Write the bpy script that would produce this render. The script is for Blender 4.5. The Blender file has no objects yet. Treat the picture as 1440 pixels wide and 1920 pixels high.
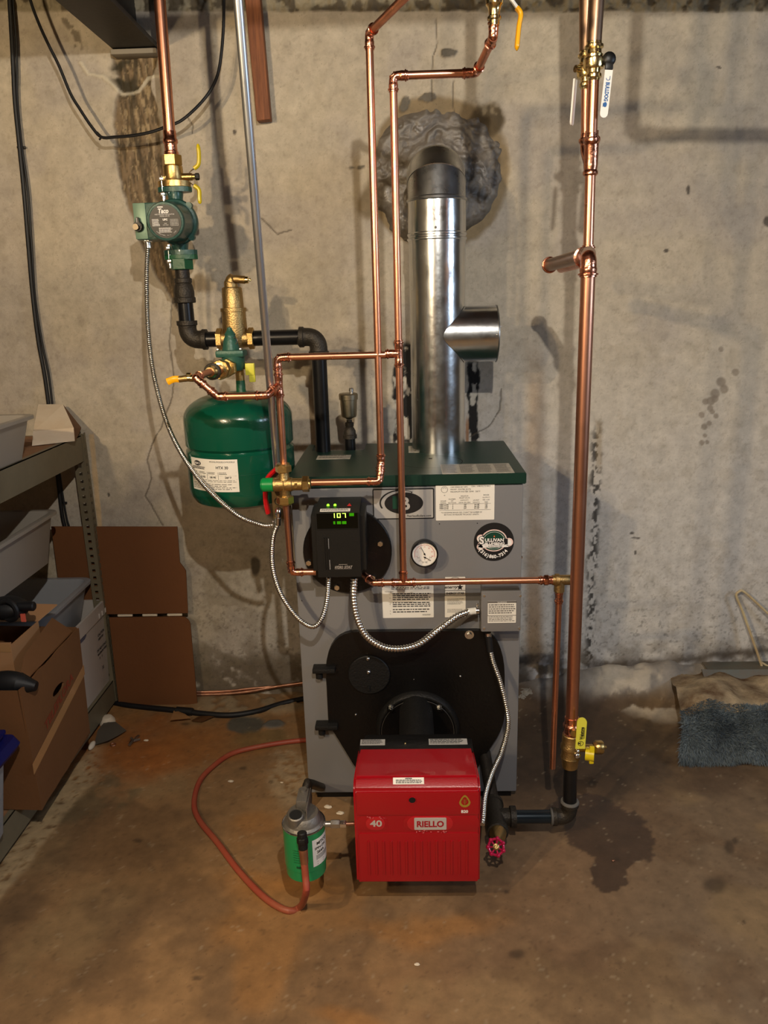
import bpy, bmesh, math, random
import numpy as np
from mathutils import Vector, Matrix
random.seed(7); rng = np.random.default_rng(11)
SC = bpy.context.scene; COL = SC.collection
# ---------------------------------------------------------------- camera
F = 1442.0; H = 1.35; D = 2.45            # focal length in px of the 1440x1920 frame, eye height, distance to the wall
pitch = math.atan(400 / F); yaw = math.atan(48 / F * math.cos(pitch)); roll = math.atan(0.027)
FW = np.array([-math.sin(yaw) * math.cos(pitch), math.cos(yaw) * math.cos(pitch), -math.sin(pitch)])
_r = np.array([math.cos(yaw), math.sin(yaw), 0.0]); _u = np.cross(_r, FW)
RT = _r * math.cos(roll) - _u * math.sin(roll); UP = _u * math.cos(roll) + _r * math.sin(roll)
CP = np.array([0.0, -D, H])
cam = bpy.data.cameras.new('camera'); camo = bpy.data.objects.new('camera', cam); COL.objects.link(camo)
cam.sensor_fit = 'VERTICAL'; cam.sensor_height = 36; cam.lens = F / 1920 * 36; cam.clip_start = 0.05
camo.matrix_world = Matrix(((RT[0], UP[0], -FW[0], CP[0]), (RT[1], UP[1], -FW[1], CP[1]), (RT[2], UP[2], -FW[2], CP[2]), (0, 0, 0, 1)))
SC.camera = camo
def ray(px, py): return FW + RT * (px - 720) / F - UP * (py - 960) / F
def at(px, py, Y):                          # point of the depth plane y = Y seen at a pixel
    d = ray(px, py); return Vector(CP + d * ((Y - CP[1]) / d[1]))
def atz(px, py, z=0.0):                     # point of the height z
    d = ray(px, py); return Vector(CP + d * ((z - CP[2]) / d[2]))
def atx(px, py, x):
    d = ray(px, py); return Vector(CP + d * ((x - CP[0]) / d[0]))
def proj(x, y, z):
    v = np.stack([x - CP[0], y - CP[1], z - CP[2]], -1); w = v @ FW
    return 720 + F * (v @ RT) / w, 960 - F * (v @ UP) / w
# ---------------------------------------------------------------- world, lights, exposure
world = bpy.data.worlds.new('world'); SC.world = world; world.use_nodes = True
world.node_tree.nodes['Background'].inputs[0].default_value = (0.75, 0.85, 1.0, 1)
world.node_tree.nodes['Background'].inputs[1].default_value = 0.25
SC.view_settings.view_transform = 'Standard'; SC.view_settings.look = 'None'
SC.view_settings.exposure = 0.0; SC.view_settings.gamma = 1.0; SC.view_settings.use_curve_mapping = False
def lamp(name, loc, power, color, radius):
    l = bpy.data.lights.new(name, 'POINT'); l.energy = power; l.color = color; l.shadow_soft_size = radius
    o = bpy.data.objects.new(name, l); o.location = loc; COL.objects.link(o); return o
lamp('ceiling_bulb', (0.12, -2.42, 2.06), 92, (1.0, 0.93, 0.83), 0.014)
lamp('left_bulb', (-1.12, -2.45, 1.88), 78, (1.0, 0.76, 0.47), 0.03)
lamp('work_lamp', (-1.00, -2.60, 1.66), 42, (1.0, 0.78, 0.50), 0.03)
wl = bpy.data.lights.new('basement_window_light', 'AREA'); wl.energy = 22; wl.color = (0.62, 0.78, 1.0); wl.size = 0.5; wl.size_y = 0.9; wl.shape = 'RECTANGLE'
wo = bpy.data.objects.new('basement_window_light', wl); wo.location = (2.45, -1.95, 1.55); wo.rotation_euler = (0, math.radians(90), 0); COL.objects.link(wo)
# ---------------------------------------------------------------- helpers
def S(r, g, b):
    f = lambda c: ((c / 255 + 0.055) / 1.055) ** 2.4 if c > 10 else c / 255 / 12.92
    return (f(r), f(g), f(b), 1)
MATS = {}
def mat(name, col, rough=0.5, metal=0.0, bump=0.0, bscale=60, var=0.0, vscale=8, var_col=None, emit=None, estr=1, trans=0.0, coat=0.0, aniso=0.0, rvar=0.0, stretch=None, ior=1.45):
    if name in MATS: return MATS[name]
    m = bpy.data.materials.new(name); m.use_nodes = True; nt = m.node_tree; N = nt.nodes; L = nt.links
    b = N['Principled BSDF']; b.inputs['Base Color'].default_value = col; b.inputs['Roughness'].default_value = rough
    b.inputs['Metallic'].default_value = metal; b.inputs['Transmission Weight'].default_value = trans; b.inputs['Coat Weight'].default_value = coat
    b.inputs['Anisotropic'].default_value = aniso; b.inputs['IOR'].default_value = ior
    tc = N.new('ShaderNodeTexCoord'); mp = N.new('ShaderNodeMapping'); L.new(tc.outputs['Object'], mp.inputs[0])
    if stretch: mp.inputs['Scale'].default_value = stretch
    if var or rvar:
        n = N.new('ShaderNodeTexNoise'); n.inputs['Scale'].default_value = vscale; n.inputs['Detail'].default_value = 6; n.inputs['Roughness'].default_value = 0.65; L.new(mp.outputs[0], n.inputs['Vector'])
    if var:
        r = N.new('ShaderNodeMapRange'); r.inputs[1].default_value = 0.38; r.inputs[2].default_value = 0.68; r.inputs[3].default_value = 0; r.inputs[4].default_value = var; L.new(n.outputs[0], r.inputs[0])
        mx = N.new('ShaderNodeMix'); mx.data_type = 'RGBA'; mx.inputs[6].default_value = col
        mx.inputs[7].default_value = var_col or tuple(c * 0.45 for c in col[:3]) + (1,); L.new(r.outputs[0], mx.inputs[0]); L.new(mx.outputs[2], b.inputs['Base Color'])
    if rvar:
        r = N.new('ShaderNodeMapRange'); r.inputs[1].default_value = 0.3; r.inputs[2].default_value = 0.75; r.inputs[3].default_value = rough; r.inputs[4].default_value = rough + rvar; L.new(n.outputs[0], r.inputs[0]); L.new(r.outputs[0], b.inputs['Roughness'])
    if bump:
        n2 = N.new('ShaderNodeTexNoise'); n2.inputs['Scale'].default_value = bscale; n2.inputs['Detail'].default_value = 5; L.new(mp.outputs[0], n2.inputs['Vector'])
        bp = N.new('ShaderNodeBump'); bp.inputs['Strength'].default_value = bump; bp.inputs['Distance'].default_value = 0.002; L.new(n2.outputs[0], bp.inputs['Height']); L.new(bp.outputs[0], b.inputs['Normal'])
    if emit: b.inputs['Emission Color'].default_value = emit; b.inputs['Emission Strength'].default_value = estr
    MATS[name] = m; return m
COPPER = mat('copper', (0.83, 0.39, 0.24, 1), 0.24, 1, rvar=0.18, var=0.55, vscale=14, var_col=(0.42, 0.16, 0.09, 1))
COPPERR = mat('riser_copper', (0.64, 0.31, 0.20, 1), 0.30, 1, rvar=0.15, var=0.5, vscale=10, var_col=(0.36, 0.15, 0.09, 1))
COPPERF = mat('copper_fitting', (0.80, 0.36, 0.23, 1), 0.16, 1, rvar=0.15, bump=0.5, bscale=160, var=0.6, vscale=60, var_col=(0.35, 0.12, 0.07, 1))
BRASS = mat('brass', (0.62, 0.42, 0.16, 1), 0.32, 1, bump=0.25, bscale=300, var=0.4, vscale=30)
DBRASS = mat('cast_brass', (0.50, 0.34, 0.14, 1), 0.42, 1, bump=0.5, bscale=250, var=0.4, vscale=25)
YBRASS = mat('yellow_brass', (0.78, 0.62, 0.30, 1), 0.2, 1, bump=0.2, bscale=200)
IRON = mat('black_iron', S(44, 40, 36), 0.42, 0.5, bump=0.5, bscale=260, var=0.4, vscale=18, var_col=S(70, 62, 54))
IRONF = mat('malleable_fitting', S(58, 53, 46), 0.5, 0.55, bump=0.8, bscale=220, var=0.4, vscale=20)
BPIPE = mat('black_pipe', S(24, 24, 26), 0.3, 0.4, var=0.3, vscale=12, var_col=S(46, 44, 42))
PUMPG = mat('pump_green', S(34, 74, 66), 0.36, 0.1, bump=0.35, bscale=200, coat=0.3)
PRVG = mat('valve_green', S(44, 88, 74), 0.4, 0.1, bump=0.3, bscale=160)
FLANGEG = mat('flange_green', S(20, 78, 48), 0.4, 0.0, bump=0.3, bscale=160)
TANKG = mat('tank_green', S(8, 74, 54), 0.22, 0.0, bump=0.12, bscale=300, coat=0.4)
LIDG = mat('lid_green', S(12, 46, 36), 0.38, 0.0, bump=0.15, bscale=400)
JACKET = mat('jacket_gray', S(116, 115, 115), 0.42, 0.0, bump=0.12, bscale=500, coat=0.1)
JBOX = mat('junction_gray', S(124, 123, 123), 0.35, 0.2, bump=0.1, bscale=300)
BLK = mat('black_paint', S(9, 8, 8), 0.34, 0.0, bump=0.3, bscale=150)
BLKP = mat('black_plastic', S(18, 18, 17), 0.42, 0.0, bump=0.15, bscale=500)
BLKC = mat('black_cast', S(15, 14, 13), 0.55, 0.1, bump=0.6, bscale=200)
RUB = mat('black_rubber', S(16, 16, 18), 0.55)
RED = mat('burner_red', S(148, 3, 18), 0.27, 0.0, bump=0.1, bscale=350, coat=0.5)
REDL = mat('lever_red', S(190, 20, 24), 0.35, 0, coat=0.3)
MAG = mat('wheel_red', S(196, 20, 72), 0.3, 0.2, bump=0.3, bscale=200, coat=0.4)
GREEN = mat('cap_green', S(10, 130, 62), 0.3)
YEL = mat('lever_yellow', S(214, 190, 20), 0.35, coat=0.3)
YELO = mat('lever_orange', S(236, 168, 10), 0.35, coat=0.3)
YELP = mat('lever_pale_yellow', S(214, 208, 70), 0.4)
WHT = mat('white_paint', S(225, 224, 218), 0.4)
CHR = mat('chrome', (0.75, 0.75, 0.74, 1), 0.18, 1, bump=0.1, bscale=200)
STEEL = mat('steel', (0.52, 0.51, 0.49, 1), 0.35, 1, bump=0.2, bscale=200, var=0.3, vscale=30)
GALV = mat('galvanised', (0.66, 0.68, 0.69, 1), 0.17, 1, bump=0.12, bscale=60, var=0.45, vscale=26, rvar=0.12, var_col=(0.50, 0.53, 0.55, 1))
GALVD = mat('galvanised_elbow', (0.52, 0.53, 0.53, 1), 0.24, 1, bump=0.1, bscale=50, var=0.4, vscale=20, rvar=0.15)
FLEXM = mat('flex_armour', (0.66, 0.64, 0.58, 1), 0.26, 1)
EMT = mat('conduit_zinc', (0.70, 0.73, 0.76, 1), 0.3, 1, var=0.4, vscale=40, rvar=0.1, stretch=(1, 1, 0.2))
PAPER = mat('label_paper', S(226, 222, 212), 0.45)
PAPERD = mat('label_dusty', S(178, 172, 158), 0.5, var=0.5, vscale=60, var_col=S(140, 134, 120))
SILV = mat('label_silver', S(186, 184, 180), 0.35, 0.3)
INK = mat('ink_black', S(20, 19, 20), 0.5)
INKW = mat('ink_white', S(232, 228, 222), 0.5)
INKG = mat('ink_grey', S(96, 92, 88), 0.5)
INKR = mat('ink_red', S(190, 40, 40), 0.5)
INKB = mat('ink_blue', S(24, 88, 150), 0.5)
DKG = mat('dark_green_print', S(14, 60, 44), 0.45)
SLOT = mat('slot_dark', S(6, 6, 6), 0.7)
CARD = mat('cardboard', S(114, 76, 43), 0.75, bump=0.2, bscale=120, var=0.35, vscale=5, var_col=S(96, 62, 34))
CARD2 = mat('cardboard_flat', S(108, 66, 32), 0.75, bump=0.15, bscale=120, var=0.3, vscale=4, var_col=S(92, 54, 26))
CARDE = mat('cardboard_edge', S(200, 164, 118), 0.8, bump=0.3, bscale=200)
WCARD = mat('white_card', S(226, 212, 190), 0.6, var=0.5, vscale=6, var_col=S(200, 172, 136))
PLAST = mat('milky_plastic', S(176, 168, 156), 0.35, trans=0.35, bump=0.1, bscale=20)
PLASTB = mat('clear_plastic', S(190, 192, 196), 0.25, trans=0.5)
PLASTW = mat('white_crate', S(180, 172, 164), 0.4, bump=0.1, bscale=60)
BLUE = mat('blue_lid', S(16, 21, 86), 0.4)
SHELFM = mat('shelf_beige', S(116, 107, 86), 0.5, 0.1, bump=0.1, bscale=200, var=0.3, vscale=10)
PBOARD = mat('particle_board', S(150, 108, 74), 0.8, bump=0.5, bscale=90, var=0.5, vscale=60)
WOOD = mat('stained_wood', S(140, 84, 48), 0.65, bump=0.4, bscale=40, var=0.9, vscale=34, stretch=(3, 3, 0.2), var_col=S(84, 42, 20))
JOIST = mat('joist_wood', S(84, 60, 40), 0.8, bump=0.3, bscale=40, var=0.5, vscale=30)
STEELB = mat('painted_beam', S(58, 54, 48), 0.6, 0.2, bump=0.3, bscale=60, var=0.3, vscale=10)
TUBEC = mat('dull_copper', (0.62, 0.33, 0.22, 1), 0.42, 1, var=0.6, vscale=20)
HOSER = mat('red_hose', S(150, 62, 46), 0.5, var=0.4, vscale=9, var_col=S(150, 104, 70))
FILTG = mat('filter_green', S(22, 132, 76), 0.3, coat=0.3)
CASTA = mat('cast_aluminium', (0.26, 0.24, 0.21, 1), 0.55, 0.8, bump=0.6, bscale=120, var=0.3, vscale=30)
PVIN = mat('plastic_sheet', S(120, 112, 100), 0.3)
PEB = mat('pebble', S(206, 192, 170), 0.8)
MOP = mat('pile_blue', S(112, 124, 130), 0.9, var=0.9, vscale=11, var_col=S(56, 66, 74))
BACKING = mat('latex_backing', S(228, 208, 172), 0.8, bump=1.0, bscale=90, var=1.0, vscale=8, var_col=S(104, 64, 28), stretch=(1, 1, 1))
DUSTM = mat('dustpan_metal', S(104, 104, 94), 0.5, 0.3, bump=0.2, bscale=60, var=0.4, vscale=14, var_col=S(120, 84, 48))
WIREW = mat('wire_white', S(206, 190, 150), 0.5, var=0.8, vscale=7, var_col=S(140, 96, 50))
DARKC = mat('dark_concrete', S(92, 84, 72), 0.9, bump=0.6, bscale=20, var=0.5, vscale=3)  # dark tone for the unseen walls, so they bounce less light
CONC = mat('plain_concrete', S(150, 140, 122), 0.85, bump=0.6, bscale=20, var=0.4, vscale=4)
LED = mat('led_green', (0.02, 0.25, 0.0, 1), 0.4, emit=(0.25, 1.0, 0.02, 1), estr=3.0)
LEDB = mat('led_digits', (0.02, 0.25, 0.0, 1), 0.4, emit=(0.55, 1.0, 0.08, 1), estr=3.5)
LEDD = mat('led_reflection', (0.01, 0.10, 0.0, 1), 0.3, emit=(0.12, 1.0, 0.0, 1), estr=0.22)
LENS = mat('display_window', S(4, 6, 4), 0.15)

class M:
    def __init__(s): s.b = bmesh.new()
    def box(s, a, b, bev=0.0, seg=2, rot=None):
        a = Vector(a); b = Vector(b); c = (a + b) / 2; d = b - a
        m = Matrix.Translation(c) @ (rot.to_4x4() if rot else Matrix()) @ Matrix.Diagonal((abs(d.x), abs(d.y), abs(d.z), 1))
        r = bmesh.ops.create_cube(s.b, size=1, matrix=m)
        if bev:
            es = {e for v in r['verts'] for e in v.link_edges}
            bmesh.ops.bevel(s.b, geom=list(es), offset=bev, segments=seg, profile=0.6, affect='EDGES')
        return s
    def sweep(s, pts, radii, seg=14, cap=True, aspect=1.0, upv=None):
        pts = [Vector(p) for p in pts]; n = len(pts)
        if not hasattr(radii, '__len__'): radii = [radii] * n
        T = []
        for i in range(n):
            t = pts[min(i + 1, n - 1)] - pts[max(i - 1, 0)]
            if t.length < 1e-9: t = T[-1] if T else Vector((0, 0, 1))
            T.append(t.normalized())
        nrm = upv.copy() if upv is not None else (Vector((0, 0, 1)) if abs(T[0].z) < 0.9 else Vector((1, 0, 0)))
        rings = []
        for i in range(n):
            nrm = (nrm - T[i] * nrm.dot(T[i]))
            if nrm.length < 1e-6: nrm = T[i].orthogonal()
            nrm.normalize(); bn = T[i].cross(nrm)
            rings.append([s.b.verts.new(pts[i] + (nrm * math.cos(a) * aspect + bn * math.sin(a)) * radii[i]) for a in [2 * math.pi * k / seg for k in range(seg)]])
        for i in range(n - 1):
            for k in range(seg):
                s.b.faces.new((rings[i][k], rings[i][(k + 1) % seg], rings[i + 1][(k + 1) % seg], rings[i + 1][k]))
        if cap:
            s.b.faces.new(rings[0][::-1]); s.b.faces.new(rings[-1])
        return s
    def cyl(s, a, b, r, seg=20, r2=None, bev=0.0):
        a = Vector(a); b = Vector(b); r2 = r if r2 is None else r2
        if bev:
            d = (b - a).normalized() * bev
            return s.sweep([a, a + d, b - d, b], [r - bev, r, r2, r2 - bev], seg)
        return s.sweep([a, b], [r, r2], seg)
    def lathe(s, o, ax, prof, seg=32, upv=None):        # prof: (distance along axis, radius)
        o = Vector(o); ax = Vector(ax).normalized()
        u = (upv or (Vector((0, 0, 1)) if abs(ax.z) < 0.9 else Vector((1, 0, 0)))); u = (u - ax * u.dot(ax)).normalized(); v = ax.cross(u)
        rings = []
        for t, r in prof:
            if r < 1e-6: rings.append([s.b.verts.new(o + ax * t)])
            else: rings.append([s.b.verts.new(o + ax * t + (u * math.cos(2 * math.pi * k / seg) + v * math.sin(2 * math.pi * k / seg)) * r) for k in range(seg)])
        for A, B in zip(rings, rings[1:]):
            for k in range(seg):
                k2 = (k + 1) % seg
                if len(A) == 1 and len(B) == 1: continue
                if len(A) == 1: s.b.faces.new((A[0], B[k2], B[k]))
                elif len(B) == 1: s.b.faces.new((A[k], A[k2], B[0]))
                else: s.b.faces.new((A[k], A[k2], B[k2], B[k]))
        for R, fl in ((rings[0], 1), (rings[-1], 0)):
            if len(R) > 2: s.b.faces.new(R[::-1] if fl else R)
        return s
    def hexnut(s, a, b, r, bev=0.0015): 
        a = Vector(a); b = Vector(b); d = (b - a).normalized() * bev
        return s.sweep([a, a + d, b - d, b], [r * 0.93, r, r, r * 0.93], 6)
    def prism(s, poly, vec):                            # polygon of 3-D points pushed along vec
        vec = Vector(vec); A = [s.b.verts.new(Vector(p)) for p in poly]; B = [s.b.verts.new(Vector(p) + vec) for p in poly]; n = len(A)
        s.b.faces.new(A); s.b.faces.new(B[::-1])
        for i in range(n): s.b.faces.new((A[i], B[i], B[(i + 1) % n], A[(i + 1) % n]))
        return s
    def torus(s, c, ax, R, r, seg=32, rs=8):
        c = Vector(c); ax = Vector(ax).normalized(); u = ax.orthogonal().normalized(); v = ax.cross(u); G = []
        for i in range(seg):
            a = 2 * math.pi * i / seg; d = u * math.cos(a) + v * math.sin(a)
            G.append([s.b.verts.new(c + d * (R + r * math.cos(2 * math.pi * j / rs)) + ax * r * math.sin(2 * math.pi * j / rs)) for j in range(rs)])
        for i in range(seg):
            for j in range(rs): s.b.faces.new((G[i][j], G[(i + 1) % seg][j], G[(i + 1) % seg][(j + 1) % rs], G[i][(j + 1) % rs]))
        return s
    def sphere(s, c, r, sc=(1, 1, 1), seg=14):
        bmesh.ops.create_uvsphere(s.b, u_segments=seg, v_segments=max(6, seg // 2 + 2), radius=r, matrix=Matrix.Translation(Vector(c)) @ Matrix.Diagonal((*sc, 1))); return s
    def poly(s, pts): s.b.faces.new([s.b.verts.new(Vector(p)) for p in pts]); return s
    def mesh(s, me):                                    # add an existing mesh datablock
        s.b.from_mesh(me); return s
ROOT = {}
def obj(name, m, ma, parent=None, sharp=35, label=None, flip=True):
    b = m.b if isinstance(m, M) else m
    if flip: bmesh.ops.recalc_face_normals(b, faces=b.faces)
    off = Vector((0, 0, 0)); p = parent
    while p is not None: off += p.location; p = p.parent
    if off.length: bmesh.ops.translate(b, verts=b.verts, vec=-off)
    me = bpy.data.meshes.new(name); b.to_mesh(me); b.free(); me.materials.append(ma)
    me.polygons.foreach_set('use_smooth', [True] * len(me.polygons)); me.set_sharp_from_angle(angle=math.radians(sharp))
    o = bpy.data.objects.new(name, me); COL.objects.link(o)
    if parent is not None: o.parent = parent
    if label: o['label'] = label
    return o
def tag(o, label, cat, group=None, kind=None):
    o['label'] = label; o['category'] = cat
    if group: o['group'] = group
    if kind: o['kind'] = kind
    return o
def thing(name, label, cat, loc=(0, 0, 0), group=None):
    o = bpy.data.objects.new(name, None); o.empty_display_size = 0.02; COL.objects.link(o); o.location = loc
    return tag(o, label, cat, group)
def struct(o): o['kind'] = 'structure'; return o

# ---- text: flat print laid on a surface through a mapping (u right, v up) -> point
def text_mesh(body, size, align='LEFT', width=None, bold=0.0, shear=0.0):
    c = bpy.data.curves.new('txt', 'FONT'); c.body = body; c.size = size; c.align_x = align; c.resolution_u = 3; c.offset = bold; c.shear = shear
    o = bpy.data.objects.new('txt', c); me = bpy.data.meshes.new_from_object(o)
    if width:
        xs = [v.co.x for v in me.vertices]
        if xs and max(xs) > min(xs):
            k = width / (max(xs) - min(xs)); cx = {'LEFT': min(xs), 'CENTER': (max(xs) + min(xs)) / 2, 'RIGHT': max(xs)}[align]
            for v in me.vertices: v.co.x = (v.co.x - cx) * k + (0 if align == 'LEFT' else 0)
    bpy.data.objects.remove(o); bpy.data.curves.remove(c); return me
class Print:
    """collects words and fine-print dashes on a surface given by a mapping (u, v) -> point"""
    def __init__(s, mp): s.m = M(); s.mp = mp
    def t(s, body, u, v, size, align='LEFT', width=None, bold=0.0, shear=0.0, rot=0.0):
        me = text_mesh(body, size, align, width, bold, shear); cr, sr = math.cos(rot), math.sin(rot)
        for q in me.vertices:
            x, y = q.co.x, q.co.y; q.co = s.mp(u + x * cr - y * sr, v + x * sr + y * cr)
        s.m.mesh(me); bpy.data.meshes.remove(me); return s
    def r(s, u0, v0, u1, v1): s.m.poly([s.mp(u0, v0), s.mp(u1, v0), s.mp(u1, v1), s.mp(u0, v1)]); return s
    def ring(s, u, v, R, w, a0=0, a1=360, n=40, ry=None):
        ry = ry or R; k = []
        for i in range(n + 1):
            a = math.radians(a0 + (a1 - a0) * i / n); k.append((s.mp(u + R * math.cos(a), v + ry * math.sin(a)), s.mp(u + (R - w) * math.cos(a), v + (ry - w) * math.sin(a))))
        for A, B in zip(k, k[1:]): s.m.poly([A[0], B[0], B[1], A[1]])
        return s
    def disc(s, u, v, R, ry=None, n=40):
        ry = ry or R; s.m.poly([s.mp(u + R * math.cos(2 * math.pi * i / n), v + ry * math.sin(2 * math.pi * i / n)) for i in range(n)]); return s
    def pg(s, pts): s.m.poly([s.mp(*p) for p in pts]); return s
    def fine(s, u0, v1, u1, v0, n, h=0.45, ragged=0.25):
        dv = (v1 - v0) / n
        for i in range(n):
            vt = v1 - dv * i; u = u0; end = u1 - (u1 - u0) * random.random() * ragged
            while u < end:
                w = (u1 - u0) * random.uniform(0.04, 0.13); e = min(u + w, end); s.r(u, vt - dv * h, e, vt); u = e + (u1 - u0) * 0.018
        return s
    def done(s, name, ma, parent): return obj(name, s.m, ma, parent, flip=False)
def front(Y, x0, z0): return lambda u, v: Vector((x0 + u, Y, z0 + v))
def rect(px0, py0, px1, py1, Y):
    a = at(px0, (py0 + py1) / 2, Y); b = at(px1, (py0 + py1) / 2, Y); c = at((px0 + px1) / 2, py0, Y); d = at((px0 + px1) / 2, py1, Y)
    return a.x, d.z, b.x, c.z
def plate(name, r, Y, th, ma, parent, rad=0.003, label=None):
    x0, z0, x1, z1 = r; pts = []
    for cx, cz, a0 in ((x1 - rad, z1 - rad, 0), (x0 + rad, z1 - rad, 90), (x0 + rad, z0 + rad, 180), (x1 - rad, z0 + rad, 270)):
        for k in range(4): a = math.radians(a0 + 30 * k); pts.append((cx + rad * math.cos(a), Y, cz + rad * math.sin(a)))
    return obj(name, M().prism(pts, (0, -th, 0)), ma, parent, label=label)

# ---- pipe paths
def arc_path(pts, rad, n=8):
    pts = [Vector(p) for p in pts]; out = [pts[0]]
    for i in range(1, len(pts) - 1):
        a, b, c = pts[i - 1], pts[i], pts[i + 1]; d1 = (a - b).normalized(); d2 = (c - b).normalized()
        ang = d1.angle(d2); r = rad[i - 1] if hasattr(rad, '__len__') else rad
        t = min(r / math.tan(ang / 2), (a - b).length * 0.49, (c - b).length * 0.49)
        p1 = b + d1 * t; p2 = b + d2 * t
        for k in range(n + 1):
            s = k / n; out.append(p1.lerp(b, s).lerp(b.lerp(p2, s), s))
    out.append(pts[-1]); return out
def elbow(m, a, b, c, r, sock=0.018, bend=1.5, body=1.12, sok=1.2, bead=1.42):
    """press elbow round the corner b between directions to a and c"""
    a, b, c = Vector(a), Vector(b), Vector(c); d1 = (a - b).normalized(); d2 = (c - b).normalized(); ang = d1.angle(d2)
    t = bend * r / math.tan(ang / 2) if ang < 3.1 else 0.01
    p1 = b + d1 * t; p2 = b + d2 * t; P_ = []; R_ = []
    s1 = [(1.0, 1.02), (1.0, sok), (0.86, sok), (0.80, bead), (0.68, bead), (0.62, sok * 0.96), (0.40, sok), (0.2, sok), (0.1, body)]
    for f, k in s1: P_.append(p1 + d1 * sock * f); R_.append(r * k)
    for k in range(11):
        s = k / 10; P_.append(p1.lerp(b, s).lerp(b.lerp(p2, s), s)); R_.append(r * body)
    for f, k in s1[::-1]: P_.append(p2 + d2 * sock * f); R_.append(r * k)
    m.sweep(P_, R_, 18); return m
def socket(m, p, d, r, L=0.018, sok=1.2, bead=1.42):
    """press socket starting at p (fitting body) and opening in direction d"""
    p = Vector(p); d = Vector(d).normalized()
    pr = [(0, 1.12), (0.15, sok), (0.6, sok), (0.66, bead), (0.8, bead), (0.86, sok), (1.0, sok), (1.0, 1.0)]
    m.sweep([p + d * L * f for f, k in pr], [r * k for f, k in pr], 18); return m
def tee(m, c, dirs, r, core=0.012, L=0.018):
    c = Vector(c)
    for d in dirs:
        d = Vector(d).normalized(); m.sweep([c, c + d * core], [r * 1.13] * 2, 18); socket(m, c + d * core, d, r, L)
    m.sphere(c, r * 1.13); return m
def run(root, pts, r, corners=(), sock=0.018, ma=None, bend=1.5, fm=None):
    """straight pipe lengths between the corners, an elbow at each corner index"""
    pts = [Vector(p) for p in pts]
    for a, b in zip(pts, pts[1:]): obj('pipe', M().cyl(a, b, r, 20), ma or COPPER, root)
    for i in corners: obj('elbow', elbow(M(), pts[i - 1], pts[i], pts[i + 1], r, sock, bend), fm or COPPERF, root)
def flex(name, pts, r, root, pitch=0.0052, ma=None):
    P0 = smooth(pts, 40); L = sum((b - a).length for a, b in zip(P0, P0[1:])); n = int(L / pitch * 4); Q = resample(P0, n)
    R_ = [r * (1.0, 1.10, 1.06, 0.86)[i % 4] for i in range(len(Q))]
    return obj(name, M().sweep(Q, R_, 9), ma or FLEXM, root, sharp=70)
def smooth(pts, k=10):
    p = [Vector(q) for q in pts]; p = [2 * p[0] - p[1]] + p + [2 * p[-1] - p[-2]]; out = []
    for i in range(1, len(p) - 2):
        for j in range(k):
            t = j / k; out.append(0.5 * ((2 * p[i]) + (-p[i - 1] + p[i + 1]) * t + (2 * p[i - 1] - 5 * p[i] + 4 * p[i + 1] - p[i + 2]) * t * t + (-p[i - 1] + 3 * p[i] - 3 * p[i + 1] + p[i + 2]) * t ** 3))
    out.append(p[-2]); return out
def resample(P0, n):
    A = np.array([tuple(p) for p in P0]); s = np.r_[0, np.cumsum(np.linalg.norm(np.diff(A, axis=0), axis=1))]; t = np.linspace(0, s[-1], n)
    return [Vector((np.interp(q, s, A[:, 0]), np.interp(q, s, A[:, 1]), np.interp(q, s, A[:, 2]))) for q in t]
def bolt(parent, c, d, r=0.006, h=0.005, ma=None, name='bolt', washer=False):
    c = Vector(c); d = Vector(d).normalized(); m = M()
    if washer: m.cyl(c, c + d * 0.0015, r * 1.7, 18)
    m.hexnut(c, c + d * h, r, 0.0012); m.cyl(c + d * h, c + d * (h + 0.0006), r * 0.6, 10)
    return obj(name, m, ma or CHR, parent)
X_, Y_, Z_ = Vector((1, 0, 0)), Vector((0, 1, 0)), Vector((0, 0, 1))
# ---------------------------------------------------------------- setting: wall, floor, ceiling
def vnoise(x, y, seed):
    g = np.random.default_rng(seed).random((256, 256)); xi = np.floor(x).astype(int); yi = np.floor(y).astype(int); fx = x - xi; fy = y - yi
    fx = fx * fx * (3 - 2 * fx); fy = fy * fy * (3 - 2 * fy); a = lambda i, j: g[(xi + i) & 255, (yi + j) & 255]
    return (a(0, 0) * (1 - fx) + a(1, 0) * fx) * (1 - fy) + (a(0, 1) * (1 - fx) + a(1, 1) * fx) * fy
def fbm(x, y, f, seed, oct=4, gain=0.5):
    s = 0; a = 1; t = 0
    for i in range(oct): s = s + a * vnoise(x * f, y * f, seed + i); t += a; a *= gain; f *= 2.03
    return s / t
def sst(a, b, x): t = np.clip((x - a) / (b - a), 0, 1); return t * t * (3 - 2 * t)
def ell(px, py, cx, cy, rx, ry, ang=0.0):
    c, s = math.cos(math.radians(ang)), math.sin(math.radians(ang)); dx, dy = px - cx, py - cy
    return np.sqrt(((dx * c + dy * s) / rx) ** 2 + ((-dx * s + dy * c) / ry) ** 2)
def seg_d(px, py, pts):
    d = np.full(px.shape, 1e9); 
    for (ax, ay), (bx, by) in zip(pts, pts[1:]):
        vx, vy = bx - ax, by - ay; t = np.clip(((px - ax) * vx + (py - ay) * vy) / (vx * vx + vy * vy), 0, 1)
        d = np.minimum(d, np.hypot(px - ax - t * vx, py - ay - t * vy))
    return d
def lin(r, g, b): return np.array(S(r, g, b)[:3])
def mixc(col, c, m): return col * (1 - m[:, None]) + np.asarray(c)[None, :] * m[:, None]
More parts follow.
